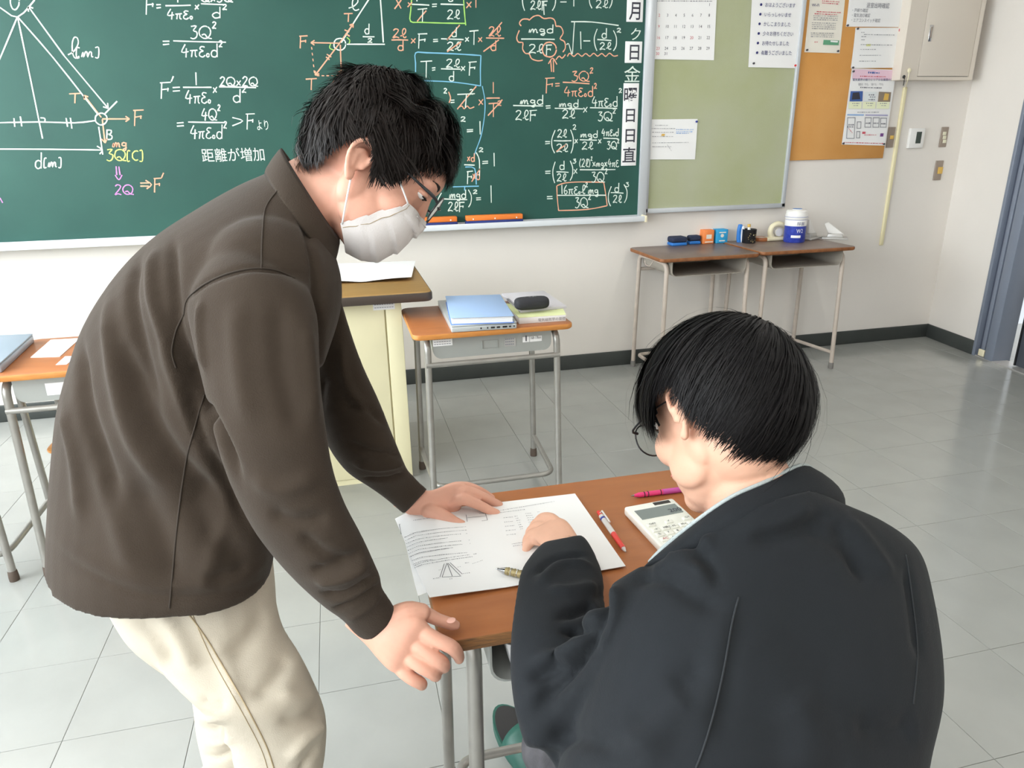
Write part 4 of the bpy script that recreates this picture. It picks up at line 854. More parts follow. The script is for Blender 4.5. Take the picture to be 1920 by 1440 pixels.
# ---------------- pens and calculator ----------------
def pen(name, tip, end, z, label, spec, r=.0052):
    """spec: list of (fraction from tip, fraction, radius factor 0, radius factor 1, material, part name)"""
    a = onz(*tip, z+r); c = onz(*end, z+r); t = empty(name, (a+c)/2-np.array([0, 0, r]), label, 'pen')
    for f0, f1, r0, r1, m, pn_ in spec: mb(pn_, MB().tube([a+(c-a)*f0, a+(c-a)*f1], [r*r0, r*r1], 16), M[m], t, angle=50)
    return t, a, c
t, a, c = pen('ballpoint_pen', (1173, 1034), (1122, 960), Z+.001, 'red ballpoint pen lying between worksheet and calculator', [(0, .07, .25, .75, 'clear', 'tip'), (.07, .42, .85, 1., 'red', 'grip'), (.42, .88, 1., 1., 'clear', 'barrel'), (.88, 1., .75, .7, 'red', 'push_button')])
u = nrm(c-a); mb('pen_clip', MB().tube([a+(c-a)*.6+(0.003, .002, .0085), a+(c-a)*.9+(0.003, .002, .0085), a+(c-a)*.93+(0, 0, .003)], .0016, 8), M['clear'], t); mb('lettering_band', MB().tube([a+(c-a)*.78, a+(c-a)*.82], .0054, 14), M['pinblue'], t)
t, a, c = pen('mechanical_pencil', (1183, 930), (1300, 915), Z+.0, 'pink mechanical pencil lying behind the calculator', [(0, .05, .15, .4, 'chrome', 'tip'), (.05, .12, .5, .9, 'pink', 'cone'), (.12, .5, .95, 1., 'pink', 'barrel'), (.5, .92, 1.1, 1.1, 'magenta', 'grip'), (.92, 1., .6, .6, 'chrome', 'push_button')])
for k in (.2, .26, .46): mb('ring', MB().tube([a+(c-a)*k, a+(c-a)*(k+.012)], .0057, 14), M['blackp'], t)
t, a, c = pen('metallic_pen', (930, 1066), (1035, 1090), Z+.0065, 'khaki gold pen lying on the worksheet, tip pointing left, partly under the black sleeve', [(0, .03, .2, .3, 'chrome', 'tip'), (.03, .18, .35, .95, 'chrome', 'cone'), (.18, .6, 1., 1.05, 'gold', 'grip'), (.6, 1., 1., 1., 'blackp', 'barrel')], r=.006)
for k in range(6): mb('ring', MB().tube([a+(c-a)*(.22+k*.055), a+(c-a)*(.235+k*.055)], .0068, 16), M['chrome' if k % 2 else 'gold'], t)
K = [onz(1170, 948, Z+.02), onz(1263, 931, Z+.02), onz(1331, 1018, Z+.02), onz(1222, 1040, Z+.02)]
# square the calculator up
k0 = K[0]; kx = nrm(K[1]-K[0]); ky = nrm(np.cross(kx, [0, 0, -1.])); kw = np.linalg.norm(K[1]-K[0])*.98; kl = .168
if ky@(K[3]-K[0]) < 0: ky = -ky
def kp(u, v, z): return k0*[1, 1, 0]+kx*kw*u+ky*kl*v+np.array([0, 0, z+(1-v)*.004])
def kbox(b, u0, u1, v0, v1, z0, z1): return b.hexa([kp(u0, v1, z0), kp(u1, v1, z0), kp(u1, v0, z0), kp(u0, v0, z0)], [kp(u0, v1, z1), kp(u1, v1, z1), kp(u1, v0, z1), kp(u0, v0, z1)])
ca = empty('calculator', kp(.5, .5, Z), 'white desk calculator at the seated man\'s chin', 'calculator')
mb('calculator_body', kbox(MB(), 0, 1, 0, 1, Z-.003, Z+.014), M['calcw'], ca, bevel=.004)
kz = Z+.014
mb('display', kbox(MB(), .1, .92, .13, .32, kz-.001, kz+.0008), M['lcdg'], ca); mb('solar_panel', kbox(MB(), .55, .88, .035, .09, kz-.001, kz+.0006), M['solar'], ca)
text_obj('lettering', '200', kp(.68, .29, kz+.0008), kx, -ky, .016, M['ink'], ca)
lab = [['OFF', '', '√', '', 'GT'], ['→', 'MRC', 'M-', 'M+', '÷'], ['%', '7', '8', '9', '×'], ['AC', '4', '5', '6', '-'], ['C', '1', '2', '3', '+'], ['0', '00', '.', '=', '']]
for j in range(6):
    for i in range(5):
        if not lab[j][i] or (j == 0 and i == 1): continue
        u0 = .08+i*.175; v0 = .43+j*.092; hh = .05 if j == 0 else .07
        kk = mb('key', kbox(MB(), u0, u0+.14, v0, v0+hh, kz-.001, kz+.003), M['key'], ca, bevel=.001)
        text_obj('lettering', lab[j][i], kp(u0+.035, v0+hh*.75, kz+.0031), kx, -ky, .007, M['inkred' if lab[j][i] in ('AC', 'C') else 'ink'], kk)
# ---------------- on the side desk ----------------
Z2 = .72
def slab(name, px, z0, z1, m, label=None, cat=None, parent=None, bevel=.002, fixed=True):
    C = [onz(x, y, z1) for x, y in px]; b = MB(); lo = [(p[0], p[1], z0) for p in C]; hi = [(p[0], p[1], z1) for p in C]
    o = mb(name, b.hexa(lo[::-1][:4] if False else [lo[3], lo[2], lo[1], lo[0]], [hi[3], hi[2], hi[1], hi[0]]), m, parent, bevel=bevel)
    if label: tag(o, label, cat)
    return o, C
lp, C = slab('laptop', [(821, 566), (936, 557), (969, 606), (846, 614)], Z2, Z2+.020, M['silver'], 'closed silver laptop under the blue folder on the side desk', 'laptop', bevel=.004)
a, c = C[3], C[2]; dv = c-a
mb('laptop_lid', MB().hexa([p+(0, 0, .0002) for p in [C[3], C[2], C[1], C[0]]], [p+(0, 0, .006) for p in [C[3], C[2], C[1], C[0]]]), M['silver'], lp, bevel=.002)
for f0, f1, m in ((.44, .46, 'dark'), (.54, .56, 'dark'), (.60, .66, 'dark'), (.69, .74, 'dark'), (.78, .85, 'blackp'), (.88, .91, 'dark'), (.95, .965, 'dark')):
    p, q = a+dv*f0, a+dv*f1; z = Z2+.007; mb('port', MB().hexa([(p[0], p[1]-.0012, z), (q[0], q[1]-.0012, z), (q[0], q[1]+.004, z), (p[0], p[1]+.004, z)], [(p[0], p[1]-.0012, z+.006), (q[0], q[1]-.0012, z+.006), (q[0], q[1]+.004, z+.006), (p[0], p[1]+.004, z+.006)]), M[m], lp)
fz = Z2+.026; FP = [(833, 556), (940, 553), (967, 600), (844, 608)]
zt2 = fz+.0245; CT = [onz(x, y, zt2+.002) for x, y in [(835, 555), (938, 552), (964, 592), (845, 596)]]; FP = [proj((p[0], p[1], fz+.0025)) for p in CT]
fo, C = slab('blue_folder', FP, fz, fz+.0025, M['bluefe'], 'light blue folder full of papers lying on the laptop', 'folder', bevel=.0005)
Cc = [(np.mean(C, 0)-p)*.035+p for p in C]
b = MB()
for k in range(6):
    s = 1-.004*(k % 3); z = fz+.0025+k*.0035; D = [np.mean(Cc, 0)+(p-np.mean(Cc, 0))*s for p in Cc]; b.hexa([(p[0], p[1], z) for p in D[::-1]], [(p[0], p[1], z+.0032) for p in D[::-1]])
mb('paper_stack', b, M['paper'], fo)
C = CT
mb('folder_cover', MB().hexa([(p[0], p[1], zt2) for p in C[::-1]], [(p[0], p[1], zt2+.002) for p in C[::-1]]), M['bluef'], fo, bevel=.001)
bo, C = slab('paperback_book', [(945, 570), (1050, 568), (1061, 590), (973, 596)], Z2, Z2+.024, M['paper'], 'thick pale yellow-green book at the right end of the side desk', 'book', bevel=.001)
mb('book_cover', MB().hexa([(p[0], p[1], Z2+.0235) for p in C[::-1]], [(p[0], p[1], Z2+.0255) for p in C[::-1]]), M['yellowb'], bo); 
def pt_on(C, u, v, z): p = (C[0]*(1-u)+C[1]*u)*(1-v)+(C[3]*(1-u)+C[2]*u)*v; return np.array([p[0], p[1], z])
text_obj('lettering', '電気磁気学', pt_on(C, .55, .62, Z2+.0257), nrm(C[2]-C[3]), nrm(C[1]-C[2]), .012, M['inkgrey'], bo)
text_obj('lettering', '電気磁気学の基礎', pt_on(C, .4, 1.0, Z2+.006)+(0, -.0012, 0), nrm(C[2]-C[3]), EZ, .012, M['inkgrey'], bo)
gb2, C2 = slab('exercise_notebook', [(940, 550), (1020, 545), (1062, 573), (976, 582)], Z2+.0258, Z2+.036, M['greyb'], 'grey covered booklets under the black case on the side desk', 'book', bevel=.001)
b = MB()
for k in range(14): p = pt_on(C2, .015, .35+k*.045, Z2+.0362); b.box(p-(.006, .0018, .001), p+(.004, .0018, .0006))
mb('bar_marks', b, M['ink'], gb2)
cs = onz(997, 572, Z2+.052)
V, F = loft([(cs+np.array([x, 0, 0]), np.array([0, .030*s, 0]), np.array([0, 0, .024*s]), 2.6) for x, s in ((-.066, .35), (-.064, .62), (-.056, .86), (-.04, .98), (0, 1.02), (.04, .98), (.056, .86), (.064, .62), (.066, .35))], 24, 2)
V = [(x, y, z-(.0)) for x, y, z in V]; zl = min(v[2] for v in V); V = [(x, y, z-zl+Z2+.0362) for x, y, z in V]
gc = mesh_obj('glasses_case', V, F, M['blackf'], smooth=True); tag(gc, 'rounded black hard case on the booklets on the side desk', 'case')
mid = Z2+.0362+.024; b = MB(); 
mb('case_seam', MB().tube([(cs[0]+.066*math.cos(t)*.985, cs[1]+.030*math.sin(t)*1.0, mid) for t in np.linspace(0, 2*math.pi, 33)], .0011, 6), M['blackp'], gc)
b = MB(); tz = Z2+.0362+.0488
for k in range(7): a_ = k*.9; b.tube([(cs[0]+.002+.016*math.cos(a_), cs[1]+.006*math.sin(a_), tz-.0012), (cs[0]+.002+.016*math.cos(a_+.6), cs[1]+.006*math.sin(a_+.6), tz-.0012)], .0012, 5)
b.tube([(cs[0]-.028, cs[1]-.003, tz-.0015), (cs[0]-.026, cs[1]+.006, tz-.0015)], .0012, 5); mb('emblem', b, M['whitep'], gc)
# ---------------- left desks ----------------
o, C = slab('laptop', [(-115, 636), (62, 628), (0, 684), (-190, 700)], Z2, Z2+.026, M['laptopb'], 'closed blue-grey laptop on the desk at the left picture edge', 'laptop', bevel=.004)
mb('laptop_lid', MB().hexa([p+(0, 0, .0002) for p in C[::-1]], [p+(0, 0, .005) for p in C[::-1]]), M['laptopb'], o, bevel=.002)
slab('paper_sheet', [(95, 637), (150, 634), (112, 668), (57, 670)], Z2, Z2+.002, M['paper'], 'white sheets on the left desk', 'paper', bevel=.0)
slab('sticky_note', [(122, 668), (145, 667), (125, 683), (104, 684)], Z2, Z2+.001, M['greyb'], 'small grey note at the front of the left desk', 'paper', bevel=.0)
# ---------------- on the old desks ----------------
ZA, ZB = .74, .745
def bx3(name, px0, px1, ybase, z, hpx, depth, m, label, cat, parent=None, bevel=.003, top=None, tp='box_top'):
    """upright box: left/right pixel of the front bottom edge"""
    a = onz(px0, ybase, z); c = onz(px1, ybase, z); y = (a[1]+c[1])/2; h = ony(px0, ybase-hpx, y)[2]-z
    o = mb(name, MB().box((a[0], y, z), (c[0], y+depth, z+h)), m, parent, bevel=bevel)
    if label: tag(o, label, cat)
    return o, a[0], c[0], y, z+h
for (x0, x1, yb_, dx, lab) in ((1258, 1291, 461, 0, 'navy felt eraser with blue base, left of the two on the old desk'), (1291, 1316, 458, 0, 'navy felt eraser with blue base touching the orange carton')):
    a = onz(x0, yb_, ZA); c = onz(x1, yb_, ZA); y = float((a[1]+c[1])/2)
    o = mb('felt_eraser', MB().box((a[0], y, ZA), (c[0], y+.13, ZA+.018)), M['eblue'], bevel=.004); tag(o, lab, 'eraser', 'felt erasers on the old desk')
    mb('felt_pad', MB().box((a[0]-.001, y-.001, ZA+.018), (c[0]+.001, y+.131, ZA+.052)), M['navy'], o, bevel=.012, seg=3)
o, a0, a1, y, zt_ = bx3('chalk_carton', 1316, 1340, 457, ZA, 25, .16, M['orange'], 'small orange chalk carton on the old desk', 'box'); mb('printed_label', MB().box((a0+.02, y-.0006, ZA+.03), (a0+.055, y, ZA+.055)), M['paperc'], o); mb('printed_label', MB().box((a0+.012, y-.0006, ZA+.008), (a0+.065, y, ZA+.014)), M['paperc'], o)
o, a0, a1, y, zt_ = bx3('chalk_carton', 1341, 1366, 456, ZA, 25, .15, M['cyan'], 'small light blue chalk carton beside the orange one', 'box'); b = MB(); b.tube([(a0+.036, y+.001, ZA+.046), (a0+.036, y-.0008, ZA+.046)], .011, 16); mb('printed_label', b, M['paperc'], o); mb('printed_label', MB().box((a0+.015, y-.0006, ZA+.062), (a0+.06, y, ZA+.068)), M['paperc'], o); mb('printed_label', MB().box((a0+.018, y-.0006, ZA+.012), (a0+.056, y, ZA+.018)), M['paperc'], o)
def place(x, y, z, ymax=3.93):
    q = onz(x, y, z)
    if q[1] > ymax: q = ony(x, y, ymax)
    return float(q[0]), float(q[1])
mx, my = place(1404, 448, ZA, 3.90)
mg = mb('pen_mug', MB().lathe([(0, 0), (.036, 0), (.040, .006), (.042, .082), (.0435, .085), (.041, .087), (.038, .082), (.036, .01), (0, .008)], (mx, my, ZA), 32), M['blackp'], angle=40); tag(mg, 'black mug with gold pattern holding stationery on the old desk', 'mug')
b = MB(); r = random.Random(5)
for k in range(16): a_ = math.radians(r.uniform(-130, -60)); z = ZA+r.uniform(.015, .065); b.tube([(mx+.0415*math.cos(a_), my+.0415*math.sin(a_), z), (mx+.0425*math.cos(a_+.06), my+.0425*math.sin(a_+.06), z+r.uniform(-.008, .008))], .0022, 5)
mb('gold_pattern', b, M['gold'], mg)
o = mb('glue_stick', MB().tube([(mx+.004, my, ZA+.02), (mx-.002, my+.006, ZA+.098)], .009, 14), M['whitep']); tag(o, 'white glue stick with yellow cap in the black mug', 'glue stick'); mb('cap', MB().tube([(mx-.002, my+.006, ZA+.098), (mx-.003, my+.007, ZA+.115)], .0095, 14), M['amber'], o)
sx, sy = place(1388, 444, ZA)
V, F = loft([(np.array([sx, sy+.01, ZA+z]), np.array([.018*s, 0, 0]), np.array([0, .012, 0]), 3) for z, s in ((0, .5), (.02, .9), (.06, 1), (.09, .9), (.112, .55))], 16, 3)
o = mesh_obj('stapler', V, F, M['eblue'], smooth=True); tag(o, 'blue and white stapler standing on end left of the mug', 'stapler'); V, F = loft([(np.array([sx+.012, sy-.002, ZA+z]), np.array([.010*s, 0, 0]), np.array([0, .01, 0]), 3) for z, s in ((0.004, .5), (.03, .9), (.07, 1), (.102, .6))], 14, 2); mesh_obj('jaw', V, F, M['whitep'], o, smooth=True)
rx, ry = place(1431, 452, ZB); b = MB(); V = []; o = mb('tape_roll', MB().lathe([(.030, 0), (.046, 0), (.047, .003), (.047, .018), (.045, .021), (.030, .021), (.029, .018), (.029, .003), (.030, 0)], (rx, ry+.03, ZB), 32), M['brown'], angle=40); tag(o, 'brown tape roll lying flat on the right old desk', 'tape')
mb('core', MB().lathe([(.026, .001), (.0295, .001), (.0295, .019), (.026, .019), (.026, .001)], (rx, ry+.03, ZB), 28), M['paperc'], o)
tx_, ty_ = place(1458, 447, ZB, 3.90); td = empty('tape_dispenser', (tx_, ty_+.03, ZB), 'ivory desk tape dispenser left of the blue canister', 'tape dispenser')
V, F = loft([(np.array([tx_+x, ty_+.03, ZB+.012]), np.array([0, .028, 0]), np.array([0, 0, .012]), 4) for x in (-.06, -.05, 0, .05, .056)], 16, 2); mesh_obj('base', V, F, M['ivory'], td, smooth=True)
arcp = [(tx_-.03+.0+.038*math.cos(t), ty_+.03, ZB+.055+.04*math.sin(t)) for t in np.linspace(-.9, 3.3, 14)][::-1]; arcp = [(tx_-.02, ty_+.03, ZB+.018), (tx_-.035, ty_+.03, ZB+.05), (tx_-.025, ty_+.03, ZB+.085), (tx_+.01, ty_+.03, ZB+.10), (tx_+.045, ty_+.03, ZB+.092), (tx_+.062, ty_+.03, ZB+.075)]
mb('housing', MB().tube(arcp, [.018, .017, .016, .017, .016, .010], 14, smooth_path=4), M['ivory'], td, angle=50); mb('tape_wheel', MB().tube([(tx_+.02, ty_+.018, ZB+.05), (tx_+.02, ty_+.042, ZB+.05)], .024, 20), M['whitep'], td)
wx, wy = place(1497, 455, ZB); wy += .047; R_ = .062
wc = empty('wipes_canister', (wx, wy, ZB), 'tall blue wipes canister with white lid on the right old desk', 'canister')
body = mb('canister_body', MB().lathe([(0, 0), (R_-.004, 0), (R_, .005), (R_, .145), (R_-.003, .148), (0, .148)], (wx, wy, ZB), 40), M['cblue'], wc, angle=40)
mb('lid', MB().lathe([(R_+.001, .135), (R_+.003, .14), (R_+.003, .162), (R_, .168), (R_, .182), (R_-.008, .190), (.03, .191), (.028, .195), (0, .195)], (wx, wy, ZB), 40), M['whitep'], wc, angle=40)
mb('lid_disc', MB().lathe([(.0285, .1952), (.026, .1965), (0, .1965)], (wx, wy, ZB), 24), M['eblue'], wc); mb('lid_ring', MB().lathe([(R_+.0034, .150), (R_+.0038, .151), (R_+.0034, .152)], (wx, wy, ZB), 40), M['cblue'], wc)
mb('white_band', MB().lathe([(R_+.0003, .098), (R_+.0006, .099), (R_+.0006, .132), (R_+.0003, .133)], (wx, wy, ZB), 40), M['paper'], wc, angle=40)
mb('white_patch', MB().add([(wx+(R_+.0008)*math.cos(a_), wy+(R_+.0008)*math.sin(a_), ZB+z) for z in (.03, .045) for a_ in np.linspace(-2.5, -1.6, 8)], [(i, i+1, 9+i, 8+i) for i in range(7)]), M['paper'], body)
for s, z, h, m in (('除菌', .105, .02, 'inkblue'), ('W2', .06, .03, 'paper')):
    to = text_obj('lettering', s, (wx-.03, wy-R_-.0012, ZB+z), EX, EZ, h, M[m], body, width=.045 if m == 'inkblue' else .04)
    for v in to.data.vertices:      # wrap the letters around the drum
        X = v.co+WORG[to.name]; a_ = (X.x-wx)/R_; v.co = Vector((wx+math.sin(a_)*(R_+.0012), wy-math.cos(a_)*(R_+.0012), X.z))-WORG[to.name]
def punch(x, y, z, label, h, rot):
    t = empty('hole_punch', (x, y, z), label, 'hole punch'); c, s = math.cos(rot), math.sin(rot)
    def q(a, b_, k): a *= 1.35; b_ *= 1.2; k *= 1.25; return (x+a*c-b_*s, y+a*s+b_*c, z+k)
    mb('base', MB().hexa([q(-.055, -.035, .001), q(.055, -.035, .001), q(.055, .035, .001), q(-.055, .035, .001)], [q(-.055, -.035, .01), q(.055, -.035, .01), q(.055, .035, .01), q(-.055, .035, .01)]), M['greym'], t, bevel=.002)
    mb('arm', MB().hexa([q(-.03, -.006, .03), q(.04, -.006, .022), q(.04, .012, .022), q(-.03, .012, .03)], [q(-.05, -.010, h), q(-.035, .0, h+.006), q(-.030, .018, h+.006), q(-.045, .018, h)]), M['whitep'], t, bevel=.003)
    for k in (-.02, .02): mb('punch_pin', MB().tube([q(k, 0, .01), q(k, 0, .034)], .006, 12), M['chrome'], t)
    mb('bracket', MB().hexa([q(-.035, -.016, .009), q(.035, -.016, .009), q(.035, .016, .009), q(-.035, .016, .009)], [q(-.03, -.014, .028), q(.03, -.014, .028), q(.03, .014, .028), q(-.03, .014, .028)]), M['greym'], t, bevel=.003)
x, y = place(1522, 449, ZB, 3.86); punch(x+.03, y+.055, ZB, 'grey hole punch right behind the blue canister', .10, .5)
x, y = place(1545, 447, ZB, 3.80); punch(x+.12, y+.06, ZB, 'second grey hole punch nearest the desk end with raised white lever', .075, -.6)
o, a0, a1, y, z_ = bx3('clear_holder', 1527, 1547, 441, ZB, 40, .002, M['clear'], 'thin upright clear plastic holder leaning at the back of the right old desk', 'holder', bevel=.0005)
# ---------------- people ----------------
import bmesh
def remesh(parts, voxel, smooth=4, factor=.5):
    """fuse overlapping closed shells into one continuous surface"""
    V = []; F = []
    for v, f in parts:
        n = len(V); V += [tuple(map(float, p)) for p in v]; F += [tuple(i+n for i in q) for q in f]
    me = bpy.data.meshes.new('t'); me.from_pydata(V, [], F); me.update()
    bm = bmesh.new(); bm.from_mesh(me); bmesh.ops.recalc_face_normals(bm, faces=bm.faces); bm.to_mesh(me); bm.free()
    o = bpy.data.objects.new('t', me); COL.objects.link(o)
    m = o.modifiers.new('r', 'REMESH'); m.mode = 'VOXEL'; m.voxel_size = voxel; m.adaptivity = 0
    if smooth: s = o.modifiers.new('s', 'SMOOTH'); s.iterations = smooth; s.factor = factor
    bpy.context.view_layer.update(); dg = bpy.context.evaluated_depsgraph_get()
    m2 = bpy.data.meshes.new_from_object(o.evaluated_get(dg)); bpy.data.objects.remove(o)
    n = len(m2.vertices); A = np.empty(n*3); m2.vertices.foreach_get('co', A); A = A.reshape(-1, 3)
    Fs = [tuple(p.vertices) for p in m2.polygons]
    N = np.empty(n*3); m2.vertices.foreach_get('normal', N); N = N.reshape(-1, 3); bpy.data.meshes.remove(m2)
    return A, Fs, N
def snap(V, F, pts):
    """drop pencilled points onto the surface"""
    bt = BVHTree.FromPolygons([Vector(p) for p in V], F); out = []; nn = []
    for x, y in pts:
        d = nrm(ray(x, y)); h = bt.ray_cast(Vector(CAM), Vector(d))
        if h[0] is not None: out.append(np.array(h[0])); nn.append(np.array(h[1]))
    return out, nn
def seg_dist(V, pl):
    D = np.full(len(V), 9.); T = np.zeros(len(V)); L = [0]
    for i in range(len(pl)-1): L.append(L[-1]+np.linalg.norm(pl[i+1]-pl[i]))
    tot = max(L[-1], 1e-6)
    for i in range(len(pl)-1):
        a, b = pl[i], pl[i+1]; ab = b-a; t = np.clip(((V-a)@ab)/(ab@ab+1e-12), 0, 1); d = np.linalg.norm(V-a-t[:, None]*ab, axis=1)
        m = d < D; D[m] = d[m]; T[m] = (L[i]+t[m]*(L[i+1]-L[i]))/tot
    return D, T
def folds(V, F, N, specs):
    """specs: (pixel polyline, radius, amplitude); ridge or valley that fades at its ends"""
    out = V.copy()
    for px, r, a in specs:
        pl, _ = snap(V, F, catmull([np.array(p, float) for p in px], 5))
        if len(pl) < 2: continue
        D, T = seg_dist(V, pl); w_ = np.exp(-(D/r)**2)*np.clip(np.minimum(T, 1-T)*5+.12, 0, 1); out += N*(a*w_)[:, None]
    return out
def seam(name, V, F, px, r, m, parent, lift=.0003):
    pl, nn = snap(V, F, catmull([np.array(p, float) for p in px], 10))
    if len(pl) < 2: return
    pl = [p+n_*lift for p, n_ in zip(pl, nn)]; v, f = tube(pl, r, 6); return mesh_obj(name, v, f, M[m] if isinstance(m, str) else m, parent, smooth=True)
def vnoise(V, scale, amp, seed=0):
    r = np.random.RandomState(seed); o = np.zeros(len(V))
    for k in range(7):
        d = r.randn(3); d /= np.linalg.norm(d); f_ = scale*r.uniform(.6, 1.8); o += np.sin(V@d*f_+r.uniform(0, 6.28)+1.2*np.sin(V@np.roll(d, 1)*f_*.6))
    return o*amp/2.6
def pring(A, B, dA, dB, v, e=2.2):
    """section between two outline points (pixel, depth); v = other half axis"""
    a, b = P(A[0], A[1], dA), P(B[0], B[1], dB); return ((a+b)/2, (b-a)/2, np.asarray(v, float), e)
def limb(rows, sub=4, n=24, k=1.0, e=2.0):
    """rows: ((x,y) outline a, (x,y) outline b, depth[, flatness])"""
    rings = []
    for q in rows:
        a, b = P(*q[0], q[2]), P(*q[1], q[2]); c = (a+b)/2; fl = q[3] if len(q) > 3 else k
        rings.append((c, (b-a)/2, nrm(c-CAM)*np.linalg.norm(b-a)/2*fl, e))
    return loft(rings, n, sub)
def frame(fwd, up):
    f = nrm(fwd); u = nrm(np.asarray(up)-f*(f@np.asarray(up))); l = np.cross(u, f); return np.array([f, l, u])   # forward, left, up
def camv(r, u, f): return _R*r+_U*u+_fw*f
class Head:
    def __init__(s, c, fwd, up, k=1.0): s.c = np.asarray(c, float); s.A = frame(fwd, up); s.k = k
    def w(s, x, y, z): return s.c+(s.A[0]*x+s.A[1]*y+s.A[2]*z)*s.k
    def ell(s, x, y, z, a, b, c, nu=20, nv=12, rot=None):
        A = s.A
        return ell(s.w(x, y, z), (a*s.k, b*s.k, c*s.k), A, nu, nv)
    def tube(s, pts, r, n=10, sub=0): return tube([s.w(*p) for p in pts], [q*s.k for q in (r if hasattr(r, '__len__') else [r]*len(pts))], n, True, sub, round_ends=True)
    def loc(s, V): return (np.asarray(V)-s.c)@s.A.T/s.k
def head_parts(h, jaw=1.0):
    p = [h.ell(-.008, 0, .055, .096, .076, .088), h.ell(-.02, 0, .03, .082, .073, .075), h.ell(.03, 0, .02, .062, .064, .085), h.ell(.02, 0, -.03, .060, .060, .070),
         h.ell(.035, 0, -.055, .052, .050, .050), h.ell(.062, 0, -.088, .024, .026, .020), h.ell(.045, 0, -.078, .035, .038, .03)]
    for s in (-1, 1):
        p += [h.ell(.055, s*.036, -.018, .032, .026, .03), h.ell(.028, s*.044, -.050, .036, .018, .035), h.ell(.078, s*.028, .040, .018, .026, .011), h.ell(.0, s*.050, -.03, .022, .016, .035)]
    p += [h.tube([(.088, 0, .03), (.094, 0, .008), (.101, 0, -.016), (.098, 0, -.026)], [.008, .009, .011, .010]), h.ell(.094, .012, -.022, .011, .008, .008), h.ell(.094, -.012, -.022, .011, .008, .008),
          h.ell(.084, 0, -.048, .016, .024, .014), h.ell(.086, 0, -.043, .012, .021, .005), h.ell(.085, 0, -.053, .012, .018, .006), h.ell(.076, 0, .05, .024, .045, .03)]
    return p
def ear_parts(h, s, big=1.0, x0=-.005, z0=0.0, y0=.072):
    """an ear with rim, bowl and lobe; s = +1 left, -1 right"""
    k = big; P_ = lambda x, y, z: (x0+x*k, s*(y0+y*k), z0+z*k)
    rim = [P_(.010, .002, -.004), P_(.013, .008, .014), P_(.006, .014, .030), P_(-.008, .019, .034), P_(-.019, .021, .024), P_(-.021, .020, .006), P_(-.016, .016, -.010), P_(-.008, .011, -.022), P_(-.001, .008, -.030)]
    return [h.tube(rim, [.0035*k, .0042*k, .0044*k, .0046*k, .0046*k, .0044*k, .0042*k, .0050*k, .0058*k], 10, 4),
            h.tube([P_(.004, .001, .006), P_(-.008, .009, .020), P_(-.013, .012, .004), P_(-.008, .006, -.014)], [.006*k, .0048*k, .0048*k, .006*k], 10, 3),
            h.tube([P_(-.004, .010, .020), P_(-.010, .013, .008), P_(-.006, .010, -.010)], [.003*k, .0036*k, .0034*k], 8, 3),
            h.ell(*P_(.0, .006, -.026), .008*k, .0055*k, .010*k), h.ell(*P_(.009, .006, -.003), .0045*k, .0045*k, .0065*k),
            h.ell(*P_(-.004, .0, .004), .014*k, .010*k, .022*k)]
def finger(pts, r): return tube(pts, r, 12, True, 4, round_ends=True)
